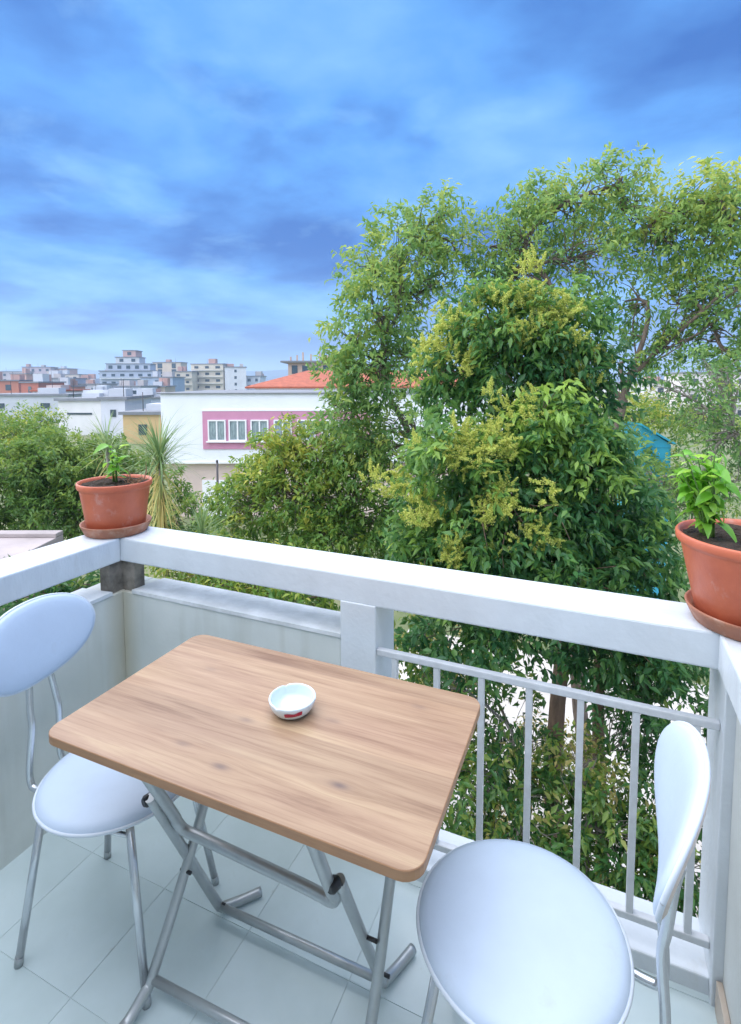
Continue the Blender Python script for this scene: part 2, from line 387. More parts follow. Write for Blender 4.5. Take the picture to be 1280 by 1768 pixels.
# lower walls with ledge
def wallmat():
    mt = mat('cream_wall_stained', (0.72, 0.71, 0.65), 0.6)
    nt = mt.node_tree; N = nt.nodes; L = nt.links; b = N['Principled BSDF']
    tcn = N.new('ShaderNodeTexCoord')
    n = N.new('ShaderNodeTexNoise'); n.inputs['Scale'].default_value = 3.0; n.inputs['Detail'].default_value = 6; L.new(tcn.outputs['Object'], n.inputs['Vector'])
    r = N.new('ShaderNodeValToRGB'); L.new(n.outputs[0], r.inputs[0])
    r.color_ramp.elements[0].position = .35; r.color_ramp.elements[0].color = (.56, .60, .57, 1)
    r.color_ramp.elements[1].position = .65; r.color_ramp.elements[1].color = (.67, .70, .67, 1)
    # drip stains: noise stretched in z
    mp = N.new('ShaderNodeMapping'); mp.inputs['Scale'].default_value = (9, 9, 0.7); L.new(tcn.outputs['Object'], mp.inputs[0])
    n2 = N.new('ShaderNodeTexNoise'); n2.inputs['Scale'].default_value = 1.5; n2.inputs['Detail'].default_value = 5; L.new(mp.outputs[0], n2.inputs['Vector'])
    sp = N.new('ShaderNodeSeparateXYZ'); L.new(tcn.outputs['Object'], sp.inputs[0])
    # rusty drip in the corner
    d = N.new('ShaderNodeVectorMath'); d.operation = 'LENGTH'
    cm = N.new('ShaderNodeCombineXYZ'); L.new(sp.outputs[0], cm.inputs[0]); L.new(sp.outputs[1], cm.inputs[1]); L.new(cm.outputs[0], d.inputs[0])
    mr = N.new('ShaderNodeMapRange'); L.new(d.outputs['Value'], mr.inputs[0]); mr.inputs[1].default_value = 0.0; mr.inputs[2].default_value = 0.09; mr.inputs[3].default_value = 1.0; mr.inputs[4].default_value = 0.0
    mu = N.new('ShaderNodeMath'); mu.operation = 'MULTIPLY'; L.new(mr.outputs[0], mu.inputs[0]); L.new(n2.outputs[0], mu.inputs[1])
    mx = N.new('ShaderNodeMix'); mx.data_type = 'RGBA'; L.new(mu.outputs[0], mx.inputs[0]); L.new(r.outputs[0], mx.inputs[6]); mx.inputs[7].default_value = (.40, .33, .17, 1)
    r2 = N.new('ShaderNodeValToRGB'); L.new(n2.outputs[0], r2.inputs[0])
    r2.color_ramp.elements[0].position = .30; r2.color_ramp.elements[0].color = (.86, .85, .82, 1); r2.color_ramp.elements[1].position = .5; r2.color_ramp.elements[1].color = (1, 1, 1, 1)
    m2 = N.new('ShaderNodeMix'); m2.data_type = 'RGBA'; m2.blend_type = 'MULTIPLY'; m2.inputs[0].default_value = .8
    L.new(mx.outputs[2], m2.inputs[6]); L.new(r2.outputs[0], m2.inputs[7]); L.new(m2.outputs[2], b.inputs['Base Color'])
    bp = N.new('ShaderNodeBump'); bp.inputs['Strength'].default_value = .2; bp.inputs['Distance'].default_value = .003
    n3 = N.new('ShaderNodeTexNoise'); n3.inputs['Scale'].default_value = 60; L.new(tcn.outputs['Object'], n3.inputs['Vector'])
    L.new(n3.outputs[0], bp.inputs['Height']); L.new(bp.outputs[0], b.inputs['Normal'])
    return mt
M['wall_stained'] = wallmat()
LZ = 0.695
MB().box((0.0, 0.0, -0.15), (0.922, 0.150, LZ), 0.004).build('front_wall', M['wall_stained'], par)
MB().box((-0.150, -1.9, -0.15), (0.0, 0.150, LZ), 0.004).build('side_wall', M['wall_stained'], par)
# ledges (slightly sloping outward) seen through the slot
MB().add([(0.052, -0.004, LZ + .001), (0.9225, -0.004, LZ + .001), (0.9225, 0.156, LZ - .012), (0.052, 0.156, LZ - .012),
          (0.052, -0.004, LZ + .014), (0.9225, -0.004, LZ + .014), (0.9225, 0.156, LZ + .004), (0.052, 0.156, LZ + .004)],
         [(0, 3, 2, 1), (4, 5, 6, 7), (0, 1, 5, 4), (1, 2, 6, 5), (2, 3, 7, 6), (3, 0, 4, 7)]).build('ledge', M['ledge'], par)
MB().add([(0.004, -1.88, LZ + .001), (0.004, -0.047, LZ + .001), (-0.156, -0.047, LZ - .012), (-0.156, -1.88, LZ - .012),
          (0.004, -1.88, LZ + .014), (0.004, -0.047, LZ + .014), (-0.156, -0.047, LZ + .004), (-0.156, -1.88, LZ + .004)],
         [(0, 3, 2, 1), (4, 5, 6, 7), (0, 1, 5, 4), (1, 2, 6, 5), (2, 3, 7, 6), (3, 0, 4, 7)]).build('ledge', M['plaster'], par)
# corner post (its shade painted as dark brown) and middle post
MB().add([(x, y, z) for z in (LZ - .02, BB + .01) for x, y in ((-.012, -.045), (-.012, .014), (.050, .014), (.050, .060), (-.060, .060), (-.060, -.045))],
         [(0, 1, 7, 6), (1, 2, 8, 7), (2, 3, 9, 8), (3, 4, 10, 9), (4, 5, 11, 10), (5, 0, 6, 11), (6, 7, 10, 11), (7, 8, 9, 10)]).build('corner_post', M['post_shade'], par)
MB().box((0.9222, -0.003, -0.15), (1.040, 0.152, BB + 0.004), 0.003).build('post', M['plaster'], par)
MB().box((W, -0.03, -0.15), (W + 0.16, 0.152, BB + 0.004), 0.003).build('post', M['plaster'], par)
# kerb under the railing
MB().box((1.0395, -0.008, -0.02), (W + 0.002, 0.150, 0.045), 0.004).build('kerb', M['plaster'], par)
# top beams with a drip lip below
MB().box((-BW, 0.0, BB), (W + BW, BW, BT), 0.006).build('front_beam', M['beam_top'], par)
MB().box((-BW, -1.9, BB), (0.0, -0.0002, BT), 0.006).build('side_beam', M['beam_top'], par)
MB().box((W - 0.012, -1.9, BB), (W + BW - 0.012, -0.0002, BT), 0.006).build('side_beam', M['beam_top'], par)
MB().box((W + 0.022, -1.9, -0.15), (W + 0.15, -0.0305, BB + 0.003), 0.003).build('side_wall', M['plaster_wall'], par)
MB().box((W + 0.008, -1.88, -0.002), (W + 0.0215, -0.034, 0.075), 0.002).build('skirting', M['skirting'], par)

rl = empty('metal_railing', (0, 0, 0), label='grey white metal railing with upright bars under the beam right of the table', cat='railing')
RY = 0.012
MB().box((1.0402, RY - .010, .662), (W - .0002, RY + .010, .682), .003).build('top_rail', M['rail_paint'], rl)
MB().box((1.0402, RY - .010, .108), (W - .0002, RY + .010, .128), .003).build('bottom_rail', M['rail_paint'], rl)
bm_ = MB().box((-.0085, -.0085, .127), (.0085, .0085, .663), .002).mesh('bar'); bm_.materials.append(M['rail_paint'])
for k in range(6):
    o = bpy.data.objects.new('bar', bm_); link(o, rl); o.location = (1.868 - .1285 * k, RY, 0)
o = bpy.data.objects.new('bar', bm_); link(o, rl); o.location = (1.097, RY, 0)

# the house behind the viewer (casts its bounce and blocks its share of sky)
hs = MB().box((-3.5, -2.25, gz), (4.6, -1.92, 2.6))
hs.box((-3.6, -2.3, 2.6), (4.7, -1.86, 2.7))
tag(hs.build('house_facade', M['plaster_wall']), 'cream plaster facade of the house carrying the balcony', kind='structure')

# ------------------------------------------------------------------ the folding table
TX, TY, TZ, TL, TW = 0.9666, -0.4337, 0.72, 0.864, 0.499
tb = empty('folding_table', (TX, TY, 0), 0.0076, label='folding table with wood print top and grey tube frame', cat='table')
def rrect(l, w, r, n=7):
    out = []
    for sx_, sy_, a0 in ((1, 1, 0), (-1, 1, 90), (-1, -1, 180), (1, -1, 270)):
        for k in range(n):
            a = R(a0 + 90 * k / (n - 1))
            out.append((sx_ * (l / 2 - r) + r * math.cos(a), sy_ * (w / 2 - r) + r * math.sin(a)))
    return out
def slab(outl, z0, z1, top_in=0.0):
    n = len(outl); mb = MB()
    mb.add([(x, y, z0) for x, y in outl] + [(x, y, z1) for x, y in outl], [tuple(range(n - 1, -1, -1)), tuple(range(n, 2 * n))] + [(i, (i + 1) % n, n + (i + 1) % n, n + i) for i in range(n)])
    return mb
slab(rrect(TL - .003, TW - .003, .036), TZ - .016, TZ).build('tabletop', M['wood'], tb)
# edge band: a ring round the top
o_, i_ = rrect(TL, TW, .0375), rrect(TL - .0034, TW - .0034, .0358)
n = len(o_); eb = MB()
vs = [(x, y, TZ - .019) for x, y in o_] + [(x, y, TZ - .0012) for x, y in o_] + [(x, y, TZ - .0002) for x, y in [((a + c) / 2, (b + d) / 2) for (a, b), (c, d) in zip(o_, i_)]] + [(x, y, TZ - .0005) for x, y in i_] + [(x, y, TZ - .019) for x, y in i_]
fs = []
for a in range(5):
    b = (a + 1) % 5
    for i in range(n): fs.append((a * n + i, a * n + (i + 1) % n, b * n + (i + 1) % n, b * n + i))
eb.add(vs, fs); eb.build('edge_band', M['wood_edge'], tb)
def T(x, y, z): return (x - TX, y - TY, z)
TR = .0125
def leg(pts, name='leg', r=TR, mt='steel'):
    return MB().tube(smooth_path([T(*q) for q in pts], 5), r, 12).build(name, M[mt], tb)
zt = TZ - .026
# support frame: arms below the top and a crossbar
MB().tube(smooth_path([T(.700, -.612, zt), T(.712, -.50, .46), T(.718, -.478, .405), T(.735, -.470, .385), T(.80, -.472, .386), T(1.08, -.500, .408), T(1.150, -.508, .412), T(1.168, -.520, .440), T(1.166, -.54, .48), T(1.152, -.62, zt)], 6), .0130, 12).build('support_bar', M['steel'], tb)
# leg frame one: pivots near the front edge, feet at the back
leg([(.690, -.535, .508), (.700, -.43, .27), (.706, -.335, .055), (.708, -.322, .030)])
leg([(1.182, -.528, .487), (1.186, -.42, .25), (1.190, -.330, .055), (1.190, -.316, .030)])
MB().tube([T(.700, -.328, .038), T(1.194, -.322, .038)], .0100, 10).build('cross_rail', M['steel'], tb)
leg([(.706, -.318, .022), (.738, -.275, .014), (.776, -.228, .0125)], 'foot')
leg([(1.190, -.312, .022), (1.208, -.262, .014), (1.230, -.203, .0125)], 'foot')
# leg frame two: fixed at the back, feet towards the viewer
leg([(.722, -.232, zt), (.716, -.360, .425), (.706, -.455, .240), (.688, -.545, .065), (.684, -.560, .040)])
leg([(1.236, -.232, zt), (1.232, -.355, .40), (1.226, -.455, .150), (1.222, -.520, .050)])
MB().tube([T(.690, -.548, .058), T(1.224, -.535, .058)], .0100, 10).build('cross_rail', M['steel'], tb)
leg([(.686, -.552, .050), (.677, -.606, .016), (.672, -.635, .0125)], 'foot')
leg([(1.222, -.520, .050), (1.219, -.570, .016), (1.217, -.60, .0125)], 'foot')
for c in ((.680, -.530, .496), (1.176, -.540, .487)):
    p0, p1 = np.array(T(*c)) + (-.004, -.014, 0), np.array(T(*c)) + (.004, .012, 0)
    MB().tube([p0, p0 * .8 + p1 * .2, p0 * .2 + p1 * .8, p1], [.009, .0135, .0135, .009], 14).build('knob', M['plastic_black'], tb)
for c in ((.712, -.452, .255), (1.206, -.425, .262), (.712, -.326, .045), (1.199, -.332, .07)):
    q = np.array(T(*c)); MB().tube([q + (-.016, 0, 0), q + (.016, 0, 0)], .0045, 8).build('bolt', M['plastic_black'], tb)
for x in (.70, 1.16): MB().box(T(x - .03, -.66, zt - .002), T(x + .03, -.58, TZ - .0165)).build('bracket', M['steel'], tb)
for x in (.722, 1.236): MB().box(T(x - .03, -.27, zt - .002), T(x + .03, -.20, TZ - .0165)).build('bracket', M['steel'], tb)

# ------------------------------------------------------------------ chairs
def make_chair():
    t = empty('chair')
    # seat: round padded cushion, a little egg shaped
    SH = .455; mb = MB(); n = 48
    prof = [(0.0, 0.0), (.07, -.0005), (.12, -.0015), (.155, -.004), (.176, -.009), (.191, -.016), (.1945, -.024)]
    vs = []; fs = []
    def eg(w): return 1 + .035 * math.cos(w)          # slightly longer to the front
    for r_, z_ in prof[1:]:
        for k in range(n):
            w = 2 * math.pi * k / n; vs.append((r_ * eg(w) * math.cos(w), r_ * math.sin(w), SH + z_))
    c0 = len(vs); vs.append((0, 0, SH))
    for i in range(len(prof) - 2):
        for k in range(n): fs.append((i * n + k, (i + 1) * n + k, (i + 1) * n + (k + 1) % n, i * n + (k + 1) % n))
    for k in range(n): fs.append((c0, k, (k + 1) % n))
    mb.add(vs, fs, True); seat = mb.build('seat', M['vinyl'], t)
    ring = [(.1955 * eg(w) * math.cos(w), .1955 * math.sin(w), SH - .026) for w in [2 * math.pi * k / 64 for k in range(65)]]
    MB().tube(ring, .0042, 8, cap=False).build('piping', M['piping'], seat)
    vs = []; fs = []
    pr = [(.194, -.027), (.192, -.034), (.17, -.037)]
    for r_, z_ in pr:
        for k in range(n):
            w = 2 * math.pi * k / n; vs.append((r_ * eg(w) * math.cos(w), r_ * math.sin(w), SH + z_))
    for i in range(2):
        for k in range(n): fs.append((i * n + k, i * n + (k + 1) % n, (i + 1) * n + (k + 1) % n, (i + 1) * n + k))
    fs.append(tuple(2 * n + k for k in range(n - 1, -1, -1)))
    MB().add(vs, fs, True).build('seat_board', M['vinyl_back'], seat)
    # backrest: egg-shaped pad curved round the sitter and tilted back
    BC = np.array([-.250, 0, .772]); tilt = R(14)
    def surf(u, v, off):
        # u lateral, v up; curved in plan, tilted back with height
        x = BC[0] + 1.0 * u * u - math.sin(tilt) * v + off * math.cos(tilt); z = BC[2] + math.cos(tilt) * v + off * math.sin(tilt)
        return (x, BC[1] + u, z)
    def outline(w, s):
        cw, sw = math.cos(w), math.sin(w); u = .184 * math.copysign(abs(cw) ** .86, cw); v = .106 * math.copysign(abs(sw) ** .90, sw)
        if v < 0: u *= 1 - .10 * (abs(math.sin(w)))
        return u * s, v * s
    rings = [(.02, .013), (.35, .0127), (.62, .0115), (.82, .0085), (.93, .0045), (.985, .0), (1.0, -.005)]
    vs = []; fs = []
    for s_, off in rings:
        for k in range(n): u, v = outline(2 * math.pi * k / n, s_); vs.append(surf(u, v, off))
    for i in range(len(rings) - 1):
        for k in range(n): fs.append((i * n + k, (i + 1) * n + k, (i + 1) * n + (k + 1) % n, i * n + (k + 1) % n))
    fs.append(tuple(range(n)))
    bk = MB().add(vs, fs, True).build('backrest', M['vinyl'], t)
    rg = []
    for k in range(65):
        u, v = outline(2 * math.pi * k / 64, 1.004); rg.append(surf(u, v, -.0075))
    MB().tube(rg, .0042, 8, cap=False).build('piping', M['piping'], bk)
    rings = [(.998, -.007), (.985, -.012), (.93, -.0145), (.5, -.015), (.02, -.015)]
    vs = []; fs = []
    for s_, off in rings:
        for k in range(n): u, v = outline(2 * math.pi * k / n, s_); vs.append(surf(u, v, off))
    for i in range(len(rings) - 1):
        for k in range(n): fs.append((i * n + k, (i + 1) * n + k, (i + 1) * n + (k + 1) % n, i * n + (k + 1) % n))
    fs.append(tuple(len(vs) - n + k for k in range(n)))
    MB().add(vs, fs, True).build('back_board', M['vinyl_back'], bk)
    # back posts hooking under the seat
    for s in (-1, 1):
        MB().tube(smooth_path([(-.252, s * .030, .705), (-.244, s * .034, .668), (-.236, s * .042, .600), (-.230, s * .045, .55), (-.238, s * .050, .455), (-.236, s * .052, .405), (-.215, s * .055, .388), (-.12, s * .062, .392), (.03, s * .07, .405)], 6), .0088, 10).build('back_post', M['chrome'], t)
    # legs
    for sx_ in (-1, 1):
        for sy_ in (-1, 1):
            a = np.array((sx_ * .125, sy_ * .118, .420)); b = np.array((sx_ * .187, sy_ * .158, .004))
            l = MB().tube([a, a * .5 + b * .5, b], .0100, 12).build('leg', M['chrome'], t)
            MB().tube([b * .96 + a * .04 + (0, 0, .004), b + (0, 0, -.004)], .0108, 10).build('foot_cap', M['plastic_black'] if False else M['steel'], l)
    for sy_ in (-1, 1):
        MB().tube([(-.130, sy_ * .121, .385), (.130, sy_ * .121, .385)], .006, 8).build('stretcher', M['chrome'], t)
    MB().tube([(-.134, -.124, .36), (-.134, .124, .36)], .006, 8).build('stretcher', M['chrome'], t)
    MB().box((-.13, -.012, .409), (.13, .012, .4175)).build('seat_bar', M['steel'], t)
    MB().box((-.012, -.125, .4085), (.012, .125, .4165)).build('seat_bar', M['steel'], t)
    return t
ch = make_chair(); ch.location = (.472, -.440, 0); ch.rotation_euler = (0, 0, R(10))
tag(ch, 'white padded chair half under the table beside the left wall', 'chair', 'white padded chairs at the table')
c2 = copy_tree(ch); c2.location = (1.527, -.426, 0); c2.rotation_euler = (0, 0, R(175))
tag(c2, 'white padded chair with its back to the right pillar, before the railing', 'chair', 'white padded chairs at the table')

# ------------------------------------------------------------------ ashtray
AX, AY = 1.000, -.402
ash = empty('ashtray', (AX, AY, TZ), label='round white ceramic ashtray with a red mark on the table', cat='ashtray')
mb = MB(); n = 72
prof = [(.030, .0005), (.036, .001), (.046, .010), (.0525, .022), (.0545, .0325), (.0540, .0350), (.0520, .0360), (.0500, .0350), (.0485, .031), (.0455, .018), (.038, .0085), (.020, .0065), (.0005, .006)]
vs = []; fs = []
for r_, z_ in prof:
    for k in range(n):
        w = 2 * math.pi * k / n; dz = 0
        if z_ > .03:
            for a in (R(-100), R(20), R(140)):
                dd = math.atan2(math.sin(w - a), math.cos(w - a)); dz -= .0035 * math.exp(-(dd / .09) ** 2)
        vs.append((r_ * math.cos(w), r_ * math.sin(w), z_ + dz))
for i in range(len(prof) - 1):
    for k in range(n): fs.append((i * n + k, i * n + (k + 1) % n, (i + 1) * n + (k + 1) % n, (i + 1) * n + k))
fs.append(tuple(range(n - 1, -1, -1)))
mb.add(vs, fs, True).build('bowl', M['ceramic'], ash)
# the red printed mark: a slanting brush of red on the outer wall
vs = []; fs = []; K = 14
for k in range(K + 1):
    w = R(-78 + 44 * k / K); f_ = k / K
    for e in (0, .25, .5, .75, 1):
        z_ = .0150 + .010 * e + .003 * f_ + .0012 * math.sin(9 * f_) * e
        r_ = np.interp(z_, [.010, .022, .0325], [.046, .0525, .0545]) + .0006
        vs.append((r_ * math.cos(w), r_ * math.sin(w), z_))
for k in range(K):
    for j in range(4): fs.append((5 * k + j, 5 * k + 5 + j, 5 * k + 6 + j, 5 * k + j + 1))
MB().add(vs, fs, True).build('red_mark', M['red_print'], ash)

# ------------------------------------------------------------------ leaf machinery
def leaves_mesh(name, base, dirs, nrm, L, Wd, tint, material, fold=0.25, curl=0.15):
    """one folded leaf per row: base point, growth direction, face normal, length, width"""
    N = len(base)
    d = dirs / (np.linalg.norm(dirs, axis=1, keepdims=True) + 1e-9)
    s = np.cross(d, nrm); s /= (np.linalg.norm(s, axis=1, keepdims=True) + 1e-9)
    nn = np.cross(s, d)
    L = L[:, None]; Wd = Wd[:, None]
    v0 = base; v1 = base + d * L * .42 + s * Wd * .5 + nn * Wd * fold; v2 = base + d * L - nn * L * curl; v3 = base + d * L * .42 - s * Wd * .5 + nn * Wd * fold
    V = np.stack([v0, v1, v2, v3], 1).reshape(-1, 3)
    i = np.arange(N)[:, None] * 4
    F = np.concatenate([i + 0, i + 1, i + 2, i + 0, i + 2, i + 3], 1).reshape(-1)
    me = bpy.data.meshes.new(name)
    me.vertices.add(4 * N); me.vertices.foreach_set('co', V.astype(np.float32).ravel())
    me.loops.add(6 * N); me.loops.foreach_set('vertex_index', F.astype(np.int32))
    me.polygons.add(2 * N); me.polygons.foreach_set('loop_start', np.arange(0, 6 * N, 3, dtype=np.int32))
    try: me.polygons.foreach_set('loop_total', np.full(2 * N, 3, dtype=np.int32))
    except Exception: pass
    me.update(calc_edges=True)
    a = me.attributes.new('tint', 'FLOAT', 'FACE'); a.data.foreach_set('value', np.repeat(tint, 2).astype(np.float32))
    me.materials.append(material); return me

def unit(n):
    v = rng.normal(size=(n, 3)); return v / np.linalg.norm(v, axis=1, keepdims=True)

def sprays(centers, outward, per, L, droop, spread, tint0):
    """leafy twigs: centers (n,3), outward dirs (n,3) -> arrays of leaves"""
    n = len(centers)
    d = outward * .7 + rng.normal(size=(n, 3)) * .55 + np.array([0, 0, .25 - droop]); d /= np.linalg.norm(d, axis=1, keepdims=True)
    ln = spread * rng.uniform(.6, 1.3, n)
    idx = np.repeat(np.arange(n), per); m_ = len(idx)
    t = rng.uniform(.0, 1, m_)
    pos = centers[idx] + d[idx] * (ln[idx] * t)[:, None] + np.array([0, 0, -1]) * (droop * .6 * ln[idx] * t * t)[:, None] + rng.normal(size=(m_, 3)) * spread * .13
    side = np.cross(d[idx], unit(m_)); side /= np.linalg.norm(side, axis=1, keepdims=True) + 1e-9
    ld = d[idx] * .55 + side * .9 + np.array([0, 0, -1]) * (droop * rng.uniform(.3, 1.4, m_))[:, None]
    nr = np.array([0, 0, 1.]) + rng.normal(size=(m_, 3)) * .45
    LL = L * rng.uniform(.42, 1.35, m_)
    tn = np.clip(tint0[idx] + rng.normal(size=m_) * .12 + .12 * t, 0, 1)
    return pos, ld, nr, LL, tn

def branch_tube(mb, a, b, r0, r1, wob, n=5, seg=5, sag=0.0):
    a = np.array(a, float); b = np.array(b, float); ln = np.linalg.norm(b - a)
    pts = []; off = rng.normal(size=3) * wob * ln; off2 = rng.normal(size=3) * wob * ln * .6
    for k in range(seg + 1):
        t = k / seg
        pts.append(a + (b - a) * t + off * math.sin(math.pi * t) + off2 * math.sin(2 * math.pi * t) + np.array([0, 0, sag * ln * math.sin(math.pi * t)]))
    mb.tube(pts, [r0 + (r1 - r0) * k / seg for k in range(seg + 1)], n, cap=False)
    return pts

def tree(name, label, base, fork, r_trunk, lobes, leafm, barkm, L=.09, per=16, dens=1.0, droop=.35, spread=.26, wl=.40, shell=.55, group=None, twigs=.35, tint_base=.45, cat='tree', lim=.045, stems=(), hop=.72):
    """lobes: (px, py, depth, rx_px, ry_px, rdepth_m, n_sprays, tint)"""
    base = np.array(base, float); fork = np.array(fork, float)
    t = empty(name, base, label=label, cat=cat, group=group)
    tk = MB(); br = MB()
    tp = branch_tube(tk, (0, 0, 0), fork - base, r_trunk, r_trunk * .62, .03, 10, 9)
    for sb, sf, sr in stems:
        branch_tube(tk, np.array(sb) - base, np.array(sf) - base, sr, sr * .6, .03, 8, 8)
    P = []; D = []; NR = []; LS = []; TN = []; limbs = []
    for (px, py, dep, rx, ry, rd, ns, tn) in lobes:
        c = at(px, py, dep); k = dep / FPX
        rad = np.array([rx * k, rd, ry * k])
        ns = max(6, int(ns * dens))
        u = unit(ns); rr = shell + (1 - shell) * rng.uniform(0, 1, ns) ** .7
        inner = rng.uniform(size=ns) < .22
        rr[inner] = rng.uniform(.1, shell, inner.sum())
        loc = u * rr[:, None] * rad
        ax = np.array([[RGT[0], RGT[1], 0], [FWD[0], FWD[1], 0], [0, 0, 1]])
        w = c + loc @ ax; ow = u @ ax
        # main limb into this lobe
        s0 = tp[-1] + base if c[2] > fork[2] - .3 else tp[max(2, int(len(tp) * .55))] + base
        best = np.linalg.norm(c - s0) * hop; depth_ = 1.0
        for lb in limbs:
            for q in lb[2:6]:
                dq = np.linalg.norm(c - base - q)
                if dq < best and dq > .25: best = dq; s0 = q + base; depth_ = .6
        limb = branch_tube(br, s0 - base, c - base, lim * depth_, lim * .3, .09, 6, 7, .05); limbs.append(limb)
        for q in range(ns):
            if rng.uniform() < twigs:
                j = rng.integers(2, len(limb))
                branch_tube(br, limb[j], w[q] - base, lim * .22, .0035, .07, 4, 3)
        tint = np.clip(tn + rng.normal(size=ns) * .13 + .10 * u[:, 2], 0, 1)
        a = sprays(w - base, ow, per, L, droop, spread, tint)
        P.append(a[0]); D.append(a[1]); NR.append(a[2]); LS.append(a[3]); TN.append(a[4])
    P, D, NR, LS, TN = map(np.concatenate, (P, D, NR, LS, TN))
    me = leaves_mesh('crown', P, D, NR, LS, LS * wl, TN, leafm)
    o = bpy.data.objects.new('crown', me); link(o, t)
    tk.build('trunk', barkm, t); br.build('branches', barkm, t)
    return t

def ground_under(px, py, d): 
    q = at(px, py, d); return (q[0], q[1], gz)

# two tall airy trees whose crowns touch: a rounder one on the left, a taller spreading one on the right
left_crown = [(650, 540, 8.3, 72, 85, .8, 80, .52), (690, 430, 8.5, 72, 75, .8, 78, .60), (752, 376, 8.7, 56, 40, .6, 46, .58), (655, 640, 8.2, 70, 60, .7, 62, .46),
        (745, 500, 8.8, 62, 80, .7, 46, .48), (612, 590, 8.2, 46, 46, .5, 36, .56), (600, 660, 8.2, 42, 46, .5, 34, .52), (595, 725, 8.3, 42, 42, .5, 34, .52), (625, 775, 8.3, 45, 42, .5, 34, .5),
        (690, 720, 8.2, 55, 50, .6, 36, .46), (725, 620, 8.6, 46, 50, .6, 26, .46), (705, 800, 8.2, 45, 50, .5, 32, .42), (790, 440, 8.8, 34, 46, .4, 22, .55), (640, 470, 8.4, 40, 40, .4, 26, .58)]
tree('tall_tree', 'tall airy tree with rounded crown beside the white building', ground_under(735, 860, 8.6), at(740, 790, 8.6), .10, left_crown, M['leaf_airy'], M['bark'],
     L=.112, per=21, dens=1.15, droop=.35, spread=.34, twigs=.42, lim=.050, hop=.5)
right_crown = [(848, 425, 8.9, 40, 48, .5, 28, .52), (845, 490, 8.9, 40, 40, .5, 22, .5), (905, 405, 8.9, 66, 58, .7, 52, .55), (985, 350, 9.0, 82, 52, .7, 66, .64), (1075, 305, 9.0, 44, 38, .4, 36, .66), (1090, 385, 8.9, 60, 50, .6, 40, .58), (940, 335, 8.8, 46, 30, .4, 22, .60),
        (1010, 440, 8.8, 95, 56, .8, 52, .52), (1165, 420, 8.6, 66, 70, .8, 58, .60), (1212, 352, 8.3, 62, 46, .7, 56, .72), (1268, 335, 8.2, 50, 42, .6, 46, .76), (1262, 425, 8.1, 56, 50, .7, 46, .62),
        (1250, 500, 8.0, 70, 50, .7, 46, .52), (1170, 525, 8.4, 70, 40, .6, 28, .46), (1080, 520, 8.8, 55, 40, .5, 20, .48), (890, 480, 8.8, 52, 44, .6, 28, .5), (1095, 620, 8.8, 48, 40, .5, 18, .45), (1240, 590, 8.0, 56, 36, .6, 24, .42), (1150, 595, 8.4, 46, 34, .5, 14, .45), (990, 520, 8.9, 46, 36, .5, 16, .5), (1275, 640, 7.9, 40, 40, .5, 20, .42)]
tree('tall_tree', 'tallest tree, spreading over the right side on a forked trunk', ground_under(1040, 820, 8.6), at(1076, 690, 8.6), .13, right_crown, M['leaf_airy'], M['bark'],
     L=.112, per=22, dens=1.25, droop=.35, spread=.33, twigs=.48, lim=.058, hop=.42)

# dense glossy tree
dense = [(905, 630, 5.4, 115, 95, .6, 90, .32), (845, 560, 5.3, 75, 65, .5, 60, .42), (955, 560, 5.3, 75, 60, .5, 60, .42), (1000, 670, 5.5, 65, 80, .5, 60, .16), (780, 650, 5.5, 60, 60, .4, 40, .38),
         (945, 770, 5.0, 120, 85, .6, 100, .34), (800, 800, 4.9, 95, 80, .5, 85, .50), (1040, 880, 5.1, 95, 85, .6, 90, .28), (880, 900, 4.8, 125, 85, .6, 110, .32), (990, 975, 4.9, 120, 75, .6, 95, .26),
         (1085, 960, 5.2, 70, 80, .5, 60, .28), (730, 900, 5.2, 60, 60, .4, 50, .45), (780, 960, 4.9, 80, 60, .4, 60, .38), (945, 720, 4.75, 45, 55, .3, 30, .84), (1010, 790, 4.8, 60, 50, .3, 30, .60),
         (830, 1080, 4.9, 120, 50, .5, 60, .28), (1080, 1110, 5.1, 110, 60, .5, 60, .25)]
dt = tree('dense_tree', 'dense dark glossy tree with pale yellow blossom just beyond the parapet', ground_under(985, 1240, 5.4), at(985, 1020, 5.4), .115, dense, M['leaf_dark'], M['bark_pink'],
     L=.095, per=22, dens=1.9, droop=.55, spread=.24, wl=.42, twigs=.25, lim=.035, stems=[(ground_under(1040, 1250, 5.7), at(1045, 1000, 5.6), .085)])
